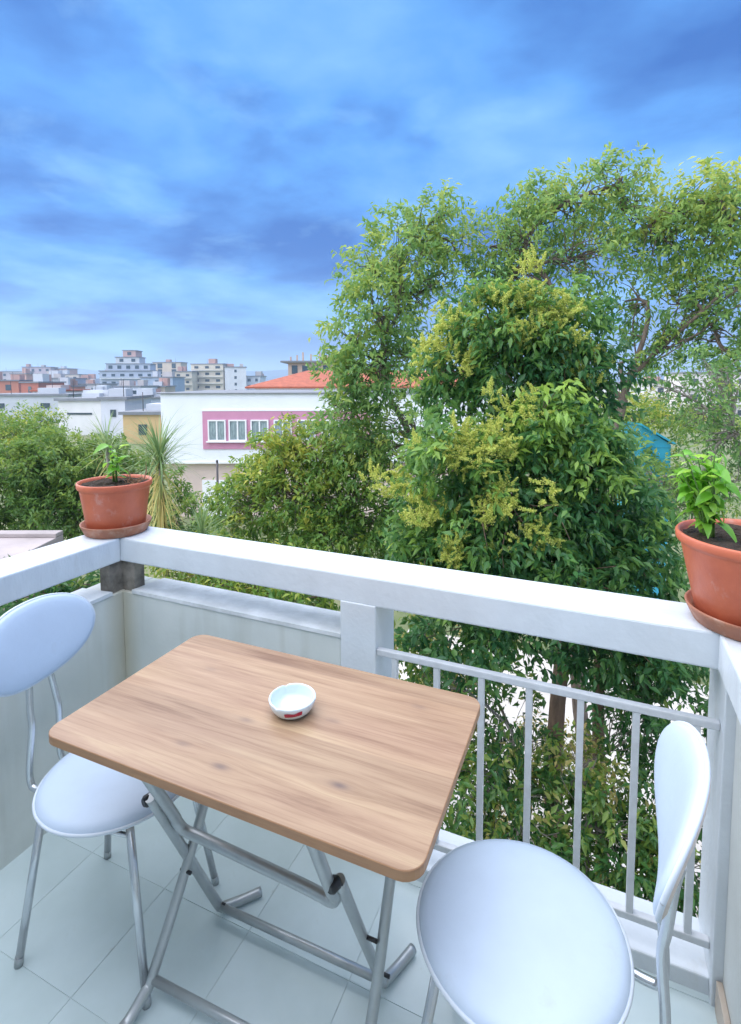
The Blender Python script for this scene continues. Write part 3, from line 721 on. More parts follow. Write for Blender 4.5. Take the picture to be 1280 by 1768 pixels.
# blossom panicles, three shared meshes
blm = []
for k in range(3):
    npan = 7; B = []; 
    for q in range(npan):
        dv = unit(1)[0] * .8 + np.array([0, 0, .75]); dv /= np.linalg.norm(dv); ln = rng.uniform(.10, .19); o0 = rng.normal(size=3) * .055
        nn = 120; t_ = rng.uniform(0, 1, nn) ** .8; wd = .038 * (1 - t_ * .8)
        B.append(o0 + dv * (ln * t_)[:, None] + unit(nn) * (wd * rng.uniform(.3, 1, nn))[:, None])
    B = np.concatenate(B); nb = len(B)
    blm.append(leaves_mesh('blossom', B, unit(nb), unit(nb), rng.uniform(.012, .022, nb), rng.uniform(.009, .016, nb), rng.uniform(0, 1, nb), M['blossom']))
bl = [(850, 520, 5.0), (880, 505, 5.05), (915, 515, 5.0), (940, 530, 5.0), (830, 545, 4.95), (860, 560, 4.85), (905, 550, 4.85), (965, 565, 4.85), (990, 580, 4.9), (975, 545, 5.0), (790, 570, 5.1), (765, 600, 5.1), (745, 625, 5.2), (812, 620, 4.95),
      (1000, 620, 5.0), (1020, 650, 5.05), (820, 745, 4.55), (860, 735, 4.5), (885, 725, 4.5), (790, 770, 4.5), (765, 790, 4.5), (835, 790, 4.4), (850, 840, 4.35), (730, 835, 4.6), (745, 885, 4.5), (700, 860, 4.7), (815, 910, 4.3), (900, 910, 4.25), (925, 900, 4.25),
      (770, 950, 4.45), (790, 965, 4.4), (690, 830, 4.75), (870, 770, 4.4), (930, 500, 5.1), (810, 590, 5.0), (680, 590, 7.6), (715, 610, 7.6)]
tb0 = np.array(dt.location)
for k in range(len(bl) * 4):
    px, py, d = bl[k // 4]
    if d > 7: continue
    o = bpy.data.objects.new('blossom', blm[k % 3]); link(o, dt)
    o.location = at(px + random.gauss(0, 26), py + random.gauss(0, 24), d + random.uniform(-.06, .14)) - tb0
    o.rotation_euler = (random.uniform(-.4, .4), random.uniform(-.4, .4), random.uniform(0, 6.28)); s = random.uniform(.45, .95); o.scale = (s, s, s)

# low yellow-green tree before the white building
tree('low_tree', 'low yellow-green tree in front of the white building', ground_under(560, 980, 9.2), at(560, 930, 9.2), .09,
     [(465, 800, 9.0, 55, 48, .7, 50, .62), (500, 765, 9.1, 38, 40, .4, 26, .72), (560, 790, 9.1, 70, 55, .7, 60, .60), (430, 865, 9.0, 62, 48, .7, 50, .50), (520, 860, 8.8, 75, 60, .8, 70, .50), (610, 860, 8.8, 75, 75, .8, 75, .45), (560, 925, 8.7, 110, 45, .8, 75, .42),
      (630, 770, 8.9, 60, 55, .6, 45, .50), (665, 925, 8.6, 55, 55, .5, 40, .35), (400, 900, 8.9, 40, 40, .5, 26, .50)],
     M['leaf_yellow'], M['bark'], L=.11, per=22, dens=1.8, droop=.35, spread=.30, twigs=.4, lim=.035)
# round trees on the left
tree('round_tree', 'broad olive-green round tree left of the corner pot', ground_under(120, 960, 12), at(120, 900, 12), .12,
     [(60, 800, 11.8, 70, 55, 1.2, 75, .50), (125, 800, 12, 75, 60, 1.2, 85, .55), (195, 815, 12.2, 60, 50, 1, 60, .52), (50, 870, 11.5, 85, 55, 1.2, 85, .38), (150, 880, 11.6, 90, 50, 1.2, 85, .40), (255, 850, 12, 55, 50, .8, 45, .45), (-30, 850, 11.6, 70, 70, 1.2, 60, .4), (300, 900, 11.6, 60, 35, .8, 40, .42), (230, 910, 11.3, 70, 35, .8, 50, .35)],
     M['leaf_olive'], M['bark'], L=.12, per=30, dens=2.0, droop=.3, spread=.36, twigs=.2, lim=.04)
tree('green_tree', 'bright green tree at the far left behind the olive one', ground_under(40, 800, 19), at(40, 780, 19), .14,
     [(30, 740, 19, 62, 34, 1.6, 85, .55), (75, 745, 19.5, 42, 30, 1.2, 50, .45), (-20, 760, 18.5, 50, 50, 1.5, 60, .62), (20, 785, 18, 60, 35, 1.5, 60, .60)],
     M['leaf_yellow'], M['bark'], L=.13, per=24, dens=1.6, droop=.3, spread=.5, twigs=.15, lim=.05)
# thin tree at the right edge and bright shrubs behind it
tree('bare_tree', 'thin half-bare grey-branched tree at the right edge', ground_under(1300, 980, 6.2), at(1285, 800, 6.2), .075,
     [(1240, 640, 6.3, 55, 45, .5, 34, .35), (1215, 715, 6.2, 45, 40, .5, 34, .38), (1250, 760, 6.0, 50, 50, .4, 40, .42), (1190, 880, 6.0, 45, 60, .4, 26, .3), (1145, 845, 6.0, 45, 40, .3, 34, .4), (1090, 830, 6.2, 40, 40, .3, 26, .4), (1265, 850, 5.9, 40, 50, .4, 30, .4), (1150, 670, 6.4, 40, 25, .3, 16, .35), (1210, 990, 5.9, 50, 50, .4, 24, .2)],
     M['leaf_airy'], M['bark_pale'], L=.075, per=13, dens=1.1, droop=.3, spread=.26, twigs=.9, lim=.032)
tree('bright_shrub', 'bright light-green shrub seen under the tall tree by its trunk', ground_under(1110, 760, 14), at(1110, 740, 14), .08,
     [(1085, 705, 14, 55, 28, 1, 50, .75), (1150, 715, 14.3, 50, 30, 1, 45, .65), (1080, 780, 13.6, 50, 45, 1, 45, .55), (1210, 730, 14.5, 60, 40, 1, 45, .5), (1180, 840, 13, 80, 60, 1, 55, .4), (1060, 800, 13.4, 60, 60, 1, 45, .4)],
     M['leaf_yellow'], M['bark'], L=.12, per=22, dens=1.4, spread=.4, twigs=.15, lim=.035)
# undergrowth seen through the railing and the slot
tree('garden_shrub', 'dark glossy garden shrub seen between the railing bars', ground_under(1020, 1500, 4.6), at(1010, 1440, 4.6), .05,
     [(860, 1260, 5.2, 90, 70, .5, 55, .30), (800, 1380, 4.8, 75, 80, .5, 50, .42), (900, 1420, 4.6, 70, 70, .5, 45, .40), (1010, 1340, 4.8, 70, 60, .4, 40, .55), (1120, 1220, 5.0, 80, 70, .5, 55, .22), (1180, 1330, 4.6, 70, 70, .4, 45, .24),
      (1070, 1440, 4.5, 75, 70, .4, 50, .40), (1180, 1500, 4.3, 65, 75, .4, 45, .34), (1120, 1620, 4.1, 90, 70, .4, 50, .38), (720, 1120, 5.4, 50, 45, .4, 30, .5), (990, 1540, 4.3, 75, 65, .4, 40, .4), (850, 1540, 4.4, 75, 65, .4, 30, .5), (760, 1240, 5.4, 60, 60, .4, 30, .6), (1140, 1130, 5.3, 70, 45, .4, 50, .3)],
     M['leaf_under'], M['bark_pale'], L=.085, per=20, dens=1.5, droop=.5, spread=.24, wl=.42, twigs=.35, lim=.022, cat='shrub')
tree('dry_shrub', 'yellowing dry shrub low behind the railing bars', ground_under(900, 1340, 6.2), at(900, 1300, 6.2), .05,
     [(760, 1140, 6.3, 60, 40, .4, 26, .88), (830, 1130, 6.4, 60, 40, .4, 22, .80), (940, 1300, 6.0, 50, 55, .4, 26, .85), (1000, 1300, 6.0, 50, 60, .4, 20, .8), (850, 1360, 5.8, 60, 50, .4, 22, .82)],
     M['leaf_under'], M['bark_pale'], L=.08, per=16, dens=1.3, droop=.3, spread=.26, twigs=.6, lim=.02, cat='shrub')
tree('hedge_shrub', 'bright green shrub glimpsed through the front parapet slot', ground_under(440, 1040, 6.6), at(440, 1030, 6.6), .05,
     [(330, 985, 6.8, 90, 45, .6, 60, .6), (460, 1000, 6.6, 100, 45, .6, 70, .55), (560, 1030, 6.3, 70, 40, .5, 45, .4), (420, 1060, 6.2, 160, 40, .6, 60, .4)],
     M['leaf_yellow'], M['bark'], L=.09, per=20, dens=1.4, spread=.3, twigs=.2, lim=.025, cat='shrub')
tree('shade_shrub', 'dark shrub glimpsed through the left parapet slot', ground_under(60, 1060, 4.6), at(60, 1050, 4.6), .05,
     [(20, 1030, 4.6, 90, 45, .5, 50, .2), (130, 1010, 4.8, 90, 40, .5, 50, .35), (60, 1080, 4.4, 120, 50, .5, 50, .1)],
     M['leaf_under'], M['bark'], L=.085, per=20, dens=1.2, spread=.26, twigs=.3, lim=.025, cat='shrub')

# ------------------------------------------------------------------ yucca with long blades
def blade_mesh(L, w, bend, name='blade', tint=.5, seg=6):
    vs = []; fs = []
    for k in range(seg + 1):
        t = k / seg; wd = w * (1 - t ** 1.8) * (.6 + .8 * min(t * 3, 1) * .5) + .0008
        a = bend * t; x = L * (math.sin(a) / bend if abs(bend) > 1e-3 else t); z = L * (1 - math.cos(a)) / bend if abs(bend) > 1e-3 else 0
        vs += [(x, -wd / 2, -z + wd * .15), (x, 0, -z), (x, wd / 2, -z + wd * .15)]
    for k in range(seg):
        fs += [(3 * k, 3 * k + 1, 3 * k + 4, 3 * k + 3), (3 * k + 1, 3 * k + 2, 3 * k + 5, 3 * k + 4)]
    me = bpy.data.meshes.new(name); me.from_pydata(vs, [], fs); me.polygons.foreach_set('use_smooth', [True] * len(fs))
    a = me.attributes.new('tint', 'FLOAT', 'FACE'); a.data.foreach_set('value', [tint] * len(fs))
    me.materials.append(M['yucca']); me.update(); return me
gb = [blade_mesh(l, w, b, tint=t) for l, w, b, t in ((.62, .017, .25, .35), (.55, .016, .5, .5), (.66, .015, .8, .6), (.5, .016, .15, .68), (.7, .014, 1.1, .45))]
db = [blade_mesh(l, w, b, tint=t) for l, w, b, t in ((.60, .015, .9, .85), (.5, .017, .6, .72), (.55, .014, 1.2, 1.0), (.6, .014, .4, .9))]
def yucca(label, px, py, d, sc, nb, nd, seed):
    rs = random.Random(seed); hd = at(px, py, d); base = np.array([hd[0], hd[1], gz])
    t = empty('yucca_plant', base, label=label, cat='plant')
    mb = MB(); branch_tube(mb, (0, 0, 0), hd - base, .06, .025, .01, 9, 10); mb.build('stem', M['bark_pale'], t)
    for k in range(nb + nd):
        dead = k >= nb
        me = rs.choice(db if dead else gb)
        o = bpy.data.objects.new('blade', me); link(o, t)
        pit = R(rs.uniform(-12, 85)) if not dead else R(rs.uniform(-82, -10))
        o.rotation_euler = (0, -pit, rs.uniform(0, 6.283)); s = sc * rs.uniform(.8, 1.2); o.scale = (s, s, s)
        o.location = hd - base + np.array([0, 0, rs.uniform(-.15, .12) - (rs.uniform(.0, 1.0) if dead else 0)])
yucca('tall spiky yucca with drooping dry yellow blades behind the parapet corner', 276, 795, 6.6, 1.0, 190, 240, 1)
yucca('smaller spiky yucca head right behind the left flower pot', 185, 775, 7.6, .85, 80, 60, 2)
yucca('low spiky yucca with sparse blades beside the white lower wall', 350, 925, 6.6, .85, 90, 60, 3)

# ------------------------------------------------------------------ flower pots
def pot(label, x, y, rb, rt, h, group='terracotta flower pots on the parapet'):
    t = empty('flower_pot', (x, y, BT + .012), label=label, cat='flower pot', group=group)
    lip = .026
    prof = [(rb * .96, 0), (rb, .004), (rt * .93, h - lip - .006), (rt * .945, h - lip), (rt * .985, h - lip + .003), (rt, h - lip + .008), (rt * 1.005, h - .004), (rt * .985, h), (rt * .955, h - .001), (rt * .93, h - .010), (rt * .91, h - .022), (.001, h - .023)]
    MB().lathe(prof, 56).build('pot_body', M['terracotta'], t)
    so = MB(); nr, nk = 9, 40; vs = [(0, 0, h - .012)]; fs = []
    for i in range(1, nr + 1):
        for k in range(nk):
            r_ = rt * .905 * i / nr; w = 2 * math.pi * k / nk
            vs.append((r_ * math.cos(w), r_ * math.sin(w), h - .013 + random.uniform(-.004, .006)))
    for k in range(nk): fs.append((0, 1 + k, 1 + (k + 1) % nk))
    for i in range(nr - 1):
        for k in range(nk): fs.append((1 + i * nk + k, 1 + (i + 1) * nk + k, 1 + (i + 1) * nk + (k + 1) % nk, 1 + i * nk + (k + 1) % nk))
    so.add(vs, fs, False).build('soil', M['soil'], t)
    return t
def saucer(label, x, y, r, h):
    t = empty('plant_saucer', (x, y, BT + .0006), label=label, cat='saucer', group='saucers under the flower pots')
    prof = [(r * .84, 0), (r * .87, .002), (r * .985, h * .8), (r, h * .95), (r * .99, h), (r * .955, h * .97), (r * .84, .011), (.001, .0105)]
    MB().lathe(prof, 56).build('dish', M['saucer'], t); return t
PLX, PLY = -.085, .058
saucer('brown saucer under the left flower pot on the parapet corner', PLX, PLY, .128, .042)
pot('terracotta flower pot with a small seedling on the left parapet corner', PLX, PLY, .103, .134, .190)
PRX, PRY = 1.982, .078
saucer('brown saucer under the right flower pot at the frame edge', PRX, PRY, .140, .042)
pot('terracotta flower pot with bushy herb at the right end of the parapet', PRX, PRY, .116, .165, .205)

def herb_leaf(name, L, w, tint, cup=.2, bend=.5, seg=5):
    vs = []; fs = []
    for k in range(seg + 1):
        t = k / seg; wd = w * math.sin(math.pi * (t ** .75) * .97 + .03) + .0006
        x = L * t * (1 - .15 * bend * t); z = -bend * L * t * t * .6
        for s, q in ((-1, 1), (-.5, .35), (0, 0), (.5, .35), (1, 1)): vs.append((x, s * wd / 2, z + cup * wd * q * .5))
    for k in range(seg):
        for j in range(4): fs.append((5 * k + j, 5 * k + j + 1, 5 * k + j + 6, 5 * k + j + 5))
    me = bpy.data.meshes.new(name); me.from_pydata(vs, [], fs); me.polygons.foreach_set('use_smooth', [True] * len(fs))
    a = me.attributes.new('tint', 'FLOAT', 'FACE'); a.data.foreach_set('value', [tint] * len(fs)); me.materials.append(M['basil']); me.update(); return me
hl_ = [herb_leaf('leaf', l, w, t, c, b) for l, w, t, c, b in ((.055, .032, .3, .3, .6), (.06, .034, .6, .2, .9), (.048, .03, .8, .35, .4), (.065, .036, .45, .25, 1.1), (.04, .026, .95, .3, .3))]
M['stem'] = mat('green_stem', (0.10, 0.20, 0.04), 0.6, 0.2, 30)
def herb(name, label, x, y, z, stems, nl, sc, seed, lean=(0, 0), spr=.05, pitr=(-45, 35), lsc=1.0):
    rs = random.Random(seed); t = empty(name, (x, y, z), label=label, cat='plant')
    for k in range(stems):
        a = rs.uniform(0, 6.283); top = np.array([math.cos(a) * spr * rs.uniform(.3, 1) + lean[0], math.sin(a) * spr * rs.uniform(.3, 1) + lean[1], rs.uniform(.6, 1.0) * .17 * sc])
        pts = smooth_path([(0.01 * math.cos(a), 0.01 * math.sin(a), 0), top * (.45, .45, .55), top], 4)
        MB().tube(pts, [.0028 - .0014 * i / (len(pts) - 1) for i in range(len(pts))], 6).build('stem', M['stem'], t)
        for j in range(nl):
            f_ = (j + 1) / nl; q = pts[min(len(pts) - 1, int((.25 + .75 * f_) * (len(pts) - 1)))]
            o = bpy.data.objects.new('leaf', rs.choice(hl_)); link(o, t); o.location = q
            o.rotation_euler = (rs.uniform(-.4, .4), R(-rs.uniform(*pitr)), rs.uniform(0, 6.283)); s = sc * lsc * rs.uniform(.55, 1.2); o.scale = (s, s * rs.uniform(.75, 1.1), s)
herb('herb_plant', 'bushy bright green herb growing in the right flower pot', PRX - .095, PRY - .005, BT + .012 + .192, 17, 12, 1.22, 5, lean=(-.02, 0), spr=.075, lsc=.72)
herb('seedling', 'small bright green seedling growing in the left flower pot', PLX - .015, PLY + .01, BT + .012 + .177, 5, 7, .9, 9, spr=.04, pitr=(0, 60))
# dry clump in the left pot
dc = tag(empty('dried_plant', (PLX + .075, PLY + .02, BT + .012 + .180)), 'clump of brown dried stems in the left flower pot', 'plant')
M['dry'] = mat('dry_stem', (0.26, 0.15, 0.08), 0.9, 0.3, 40)
for k in range(26):
    a = rng.normal(size=3) * .02; a[2] = abs(a[2]) * .5; b = a + rng.normal(size=3) * .025; b[2] = abs(b[2]) + .008
    mb = MB(); branch_tube(mb, a, b, .0018, .001, .15, 5, 4); mb.build('twig', M['dry'], dc)

# ------------------------------------------------------------------ buildings
def yaw_of(v): return math.atan2(v[1], v[0])
BYAW = math.atan2(RGT[1], RGT[0])
M['glass'] = mat('window_glass', (0.05, 0.075, 0.09), 0.08, 0.3, 3.0, spec=0.8)
M['curtain_glass'] = mat('curtained_glass', (0.32, 0.40, 0.41), 0.12, 0.0, 4.0, spec=0.8, col2=(0.15, 0.20, 0.22), aniso=(3, 1, .6))
M['frame_white'] = mat('white_window_frame', (0.80, 0.80, 0.80), 0.4)
M['white_b'] = mat('white_render', (0.78, 0.80, 0.83), 0.75, 0.06, .8, .2, 8)
M['pink'] = mat('pink_paint', (0.56, 0.25, 0.37), 0.75, 0.08, 1.5)
M['peach'] = mat('peach_render', (0.66, 0.53, 0.46), 0.8, 0.12, .8)
M['roof_red'] = mat('red_roof_tile', (0.42, 0.11, 0.055), 0.8, 0.3, 3.0)
M['roof_grey'] = mat('grey_flat_roof', (0.22, 0.23, 0.25), 0.85, 0.2, .8)
M['pole'] = mat('dark_steel_pole', (0.08, 0.07, 0.07), 0.5, metallic=.5)
# white building with the pink window band
D0 = 27.0
def Bq(px, py, d=D0): return at(px, py, d)
o0 = Bq(277, 680); k0 = D0 / FPX
wb = empty('white_building', (o0[0], o0[1], gz), BYAW, label='white flat-roofed building with a pink window band', cat='building')
wh = o0[2] - gz
def lx(px): return (px - 277) * k0
def lz(py): return wh - (py - 680) * k0
zl = lz(798)
MB().box((0, 0, zl), (lx(900), 9, wh)).build('upper_wall', M['white_b'], wb)
MB().box((-.15, -.12, wh), (lx(900) + .1, 9.1, wh + .05)).build('roof', M['roof_grey'], wb)
MB().box((.25, .25, 0), (lx(900) - .2, 8.8, zl - .0005)).build('lower_wall', M['peach'], wb)
MB().box((-.08, -.08, zl - .10), (lx(900), .249, zl - .002)).build('ledge', M['frame_white'], wb)
band = MB().box((lx(349), -.06, lz(776)), (lx(640), -.0005, lz(710))).build('pink_band', M['pink'], wb)
MB().box((lx(347), -.075, lz(710)), (lx(642), -.001, lz(707.5))).build('band_trim', M['frame_white'], wb)
wx = [374, 410, 448, 488, 529, 570, 611]
wfm = MB(); a, b = 15.5 * k0, 18.5 * k0; fw = .07
wfm.box((-a, -.075, -b), (a, 0, -b + fw)).box((-a, -.075, b - fw), (a, 0, b)).box((-a, -.075, -b + fw + .0005), (-a + fw, 0, b - fw - .0005)).box((a - fw, -.075, -b + fw + .0005), (a, 0, b - fw - .0005)).box((-.035, -.065, -b + fw + .0005), (.035, 0, b - fw - .0005))
wfm = wfm.mesh('window_frame'); wfm.materials.append(M['frame_white'])
wpm = MB().box((-a + fw, -.03, -b + fw), (-.036, -.004, b - fw)).mesh('pane'); wpm.materials.append(M['curtain_glass'])
wpm2 = MB().box((.036, -.03, -b + fw), (a - fw, -.004, b - fw)).mesh('pane'); wpm2.materials.append(M['curtain_glass'])
wsm = MB().box((-a - .08, -.16, -b - .06), (a + .08, 0, -b - .001)).mesh('sill'); wsm.materials.append(M['frame_white'])
for i, px in enumerate(wx):
    w_ = empty('window', (lx(px), -.0605, lz(743.5))); w_.parent = wb
    for nm, me in (('frame', wfm), ('pane', wpm if i % 3 else wpm2), ('pane', wpm2), ('sill', wsm)):
        o = bpy.data.objects.new(nm, me); link(o, w_)
        if nm == 'pane' and me is wpm2 and not (i % 3) and len([c for c in w_.children if c.name.startswith('pane')]) == 1: o.location.x = -a + fw - .036
# doorway / pale garage door in the lower wall
MB().box((lx(343), .17, lz(900)), (lx(398), .2495, lz(832))).build('garage_door', M['frame_white'], wb)
pl = empty('metal_pole', (*at(375, 800, 24)[:2], gz), label='thin dark pole in front of the peach lower wall', cat='pole')
ph = at(375, 796, 24)[2] - gz
MB().tube([(0, 0, 0), (0, 0, ph * .5), (0, 0, ph)], [.06, .055, .05], 10).build('shaft', M['pole'], pl)
MB().tube([(0, 0, ph), (0, 0, ph + .06)], [.07, .02], 10).build('cap', M['pole'], pl)

# red roofed house behind it
D1 = 42.0; k1 = D1 / FPX; oo = at(430, 668, D1)
rb_ = empty('red_roof_house', (oo[0], oo[1], gz), BYAW, label='house with low red tiled hip roof behind the white building', cat='building')
hh = oo[2] - gz; wdt = 420 * k1
MB().box((.4, .4, 0), (wdt, 10, hh)).build('wall', M['white_b'], rb_)
zr = hh + 30 * k1
MB().add([(-.3, -.1, hh + .02), (wdt + .4, -.1, hh + .02), (wdt + .4, 10.5, hh + .02), (-.3, 10.5, hh + .02), (4.0, 5.2, zr), (wdt - 3.5, 5.2, zr),
          (-.3, -.1, hh - .12), (wdt + .4, -.1, hh - .12), (wdt + .4, 10.5, hh - .12), (-.3, 10.5, hh - .12)],
         [(0, 1, 5, 4), (1, 2, 5), (2, 3, 4, 5), (3, 0, 4), (6, 7, 1, 0), (7, 8, 2, 1), (8, 9, 3, 2), (9, 6, 0, 3), (9, 8, 7, 6)]).build('roof', M['roof_red'], rb_)
# unfinished block with posts on its roof
D2 = 75.0; k2 = D2 / FPX; oo = at(488, 640, D2)
M['tan_b'] = mat('tan_render', (0.50, 0.36, 0.28), 0.8, 0.15, .8)
ub = empty('unfinished_block', (oo[0], oo[1], gz), BYAW, label='tan block with bare posts on its roof above the red tiles', cat='building')
hh = oo[2] - gz + 14 * k2
MB().box((.8, 0, 0), (130 * k2, 8, hh)).build('wall', M['tan_b'], ub)
MB().box((-.2, -.6, hh), (133 * k2, 8.4, hh + .25)).build('roof', M['roof_grey'], ub)
for i in range(9):
    x = (10 + 13 * i + random.uniform(-3, 3)) * k2
    MB().box((x, .3, hh + .25), (x + .22, .55, hh + random.uniform(.8, 1.5))).build('post', M['tan_b'], ub)
MB().box((70 * k2, 2, hh + .25), (112 * k2, 5, hh + .9)).build('roof_hut', M['roof_red'], ub)
for i in range(6): MB().box(((16 + 18 * i) * k2, -.04, hh - 1.6), ((26 + 18 * i) * k2, -.001, hh - .4)).build('window', M['glass'], ub)

# far city blocks: one generator, every block its own object
winm = MB().box((-.5, -.10, -.5), (.5, 0, .5)).mesh('window'); winm.materials.append(M['glass'])
CM = {}
def cm(c):
    if c not in CM: CM[c] = mat('city_render', c, .85, .14, .25)
    return CM[c]
def block(label, px0, px1, pyt, d, col, rot=0.0, storey=3.1, pitch=3.0, win=(1.5, 1.4), rows=4, balc=0, depth=10, roofc=None, tiers=(), extra=None):
    k = d / FPX; q = at(px0, pyt, d); w_ = (px1 - px0) * k
    t = empty('apartment_block', (q[0], q[1], gz - 6), BYAW + R(rot), label=label, cat='building', group='distant town buildings')
    h = q[2] - gz + 6; c = cm(col)
    MB().box((0, 0, 0), (w_, depth, h)).build('wall', c, t)
    MB().box((-.35, -.35, h), (w_ + .35, depth + .35, h + .35)).build('roof', roofc or M['roof_grey'], t)
    n = max(1, int(w_ / pitch)); st = w_ / n
    for r_ in range(rows):
        zc = h - storey * (r_ + .55)
        for i in range(n):
            o = bpy.data.objects.new('window', winm); link(o, t); o.location = (st * (i + .5), -.002, zc); o.scale = (win[0] * random.uniform(.85, 1.1), 1, win[1])
        if balc and r_ % balc == 0:
            MB().box((.3, -1.1, zc - 1.25), (w_ - .3, -.003, zc - 1.1)).build('balcony_slab', M['frame_white'], t)
            MB().box((.3, -1.1, zc - 1.09), (w_ - .3, -1.02, zc - .35)).build('balcony_rail', c, t)
    z = h + .35
    if not tiers:
        for i in range(random.choice((1, 2, 2, 3))):
            a_ = random.uniform(.05, .75) * w_; b_ = min(w_ - .1, a_ + random.uniform(1.5, 4.0))
            MB().box((a_, 2.0 + i, z), (b_, 4.5 + i, z + random.uniform(1.0, 2.4) * min(1, d / 150))).build('roof_hut', cm(random.choice(((.50, .46, .44), (.55, .57, .60), (.50, .30, .25)))), t)
        a_ = random.uniform(.1, .9) * w_
        MB().tube([(a_, 1, z), (a_, 1, z + 2.2)], .05, 5).build('antenna', M['pole'], t)
    for (a, b, th, tcol) in tiers:
        MB().box((w_ * a, 1.2, z), (w_ * b, depth - 1.2, z + th)).build('upper_storey', cm(tcol), t)
        MB().box((w_ * a - .3, .9, z + th), (w_ * b + .3, depth - .9, z + th + .25)).build('upper_roof', M['roof_grey'], t)
        m_ = max(1, int(w_ * (b - a) / pitch))
        for i in range(m_):
            o = bpy.data.objects.new('window', winm); link(o, t); o.location = (w_ * (a + (b - a) * (i + .5) / m_), 1.198, z + th * .52); o.scale = (min(win[0], w_ * (b - a) / m_ * .6), 1, th * .5)
        z += th + .25
    return t
GB = (.42, .47, .55); CR = (.62, .56, .45); WH = (.70, .71, .73); PK = (.55, .36, .33); BR = (.48, .19, .12); YE = (.60, .42, .20); LG = (.55, .57, .60)
block('stepped grey-blue apartment tower, tallest in the far town', 172, 262, 641, 210, GB, rot=6, pitch=3.2, rows=8, balc=1, tiers=((.10, .92, 2.6, GB), (.28, .72, 2.4, LG), (.42, .66, 2.4, PK)))
block('cream apartment block with balcony rows left of the red roof', 330, 388, 629, 250, CR, rot=-8, pitch=4.2, rows=6, balc=1, win=(2.2, 1.7))
block('white slab-sided block right of the cream balconies', 388, 424, 634, 248, WH, rot=14, pitch=6, rows=5, win=(1.2, 1.3))
block('narrow cream block left of the balcony block', 300, 331, 642, 240, CR, rot=3, pitch=3.5, rows=5, balc=1)
block('beige tower with red-brown top floor and flat dark roof', 264, 312, 626, 280, (.60, .50, .40), rot=0, pitch=5, rows=5, tiers=(), win=(2.4, 2.6), roofc=M['roof_grey'])
block('grey-blue block between the stepped tower and beige tower', 243, 300, 652, 190, (.34, .42, .52), rot=-4, pitch=3.2, rows=6, balc=1)
block('pinkish block with flat top at the far left skyline', 38, 84, 634, 320, (.52, .43, .45), rot=8, pitch=4, rows=5)
block('red-tinged block beside the pinkish one on the skyline', 80, 118, 637, 330, PK, rot=-6, pitch=4, rows=4)
block('low pale block at the left frame edge on the skyline', -40, 38, 642, 300, (.50, .44, .46), rot=4, pitch=4, rows=4)
block('orange brick block at the left frame edge', -40, 28, 658, 140, BR, rot=5, pitch=4.5, rows=3, win=(1.3, 1.5))
block('small red brick block right of the orange one', 36, 68, 661, 135, (.46, .15, .10), rot=-5, pitch=8, rows=2, win=(.9, 1.6))
block('blue-grey low block behind the red brick block', 66, 120, 654, 170, (.42, .46, .52), rot=2, pitch=3.4, rows=4)
block('grey block with many windows mid-left in the town', 112, 176, 664, 175, (.50, .50, .53), rot=-7, pitch=3.1, rows=4, balc=2)
block('small pink block peeping behind the grey ones', 128, 168, 655, 260, PK, rot=10, pitch=4, rows=3)
block('small yellow-fronted block left of the stepped tower', 172, 192, 646, 225, YE, rot=0, pitch=3, rows=3)
block('long pale low building above the left trees', -40, 112, 684, 92, LG, rot=3, pitch=6, rows=2, win=(1.6, .9))
block('white low building with blank wall above the left trees', 100, 176, 692, 70, (.72, .71, .70), rot=-3, pitch=9, rows=1, win=(3.4, .25))
block('white corner building with thin pipe beside the yellow one', 174, 214, 690, 66, (.66, .68, .74), rot=5, pitch=9, rows=1, win=(.7, .9))
block('yellow low building with grey roof beside the white building', 212, 280, 716, 60, YE, rot=0, pitch=4, rows=1, win=(.9, 1.2), depth=7)
block('dim grey block above the yellow building', 205, 280, 688, 110, (.36, .42, .50), rot=2, pitch=3.2, rows=3)
block('white block beyond the trees on the right skyline', 1040, 1190, 662, 120, (.74, .72, .70), rot=-12, pitch=4, rows=3, balc=1)
block('pale block at the right frame edge beyond the trees', 1180, 1330, 645, 105, (.72, .67, .64), rot=-10, pitch=4, rows=4, balc=1)
block('pale pinkish block glimpsed through the middle trees', 690, 860, 660, 95, (.70, .60, .57), rot=-4, pitch=4, rows=4)
block('small terracotta block low between grey town blocks', 88, 112, 668, 150, (.52, .24, .16), rot=-3, pitch=4, rows=2)
block('small cream block in front of the stepped tower', 150, 182, 676, 140, (.64, .58, .46), rot=8, pitch=3.4, rows=2, balc=1)
block('white block with balconies below the stepped tower', 196, 244, 668, 150, (.62, .66, .74), rot=-5, pitch=3.2, rows=4, balc=1)
block('small tan block at the foot of the beige tower', 252, 284, 668, 160, (.56, .45, .34), rot=3, pitch=3.4, rows=3)
block('pink terracotta block between the skyline and brick block', 18, 48, 646, 230, (.56, .32, .26), rot=-8, pitch=3.6, rows=3)
block('pale cream block above the blue-grey low block', 96, 134, 647, 270, (.62, .56, .50), rot=5, pitch=3.6, rows=3, balc=1)
block('tiny white block right of the white slab block', 424, 450, 650, 260, (.66, .68, .72), rot=-5, pitch=3.6, rows=3)
block('low terracotta-roofed house just above the left trees', 56, 100, 676, 105, (.62, .60, .58), rot=-6, pitch=4, rows=1, roofc=M['roof_red'])
block('beige top floor block right of the beige tower', 286, 304, 634, 300, (.58, .40, .32), rot=-3, pitch=4, rows=3)
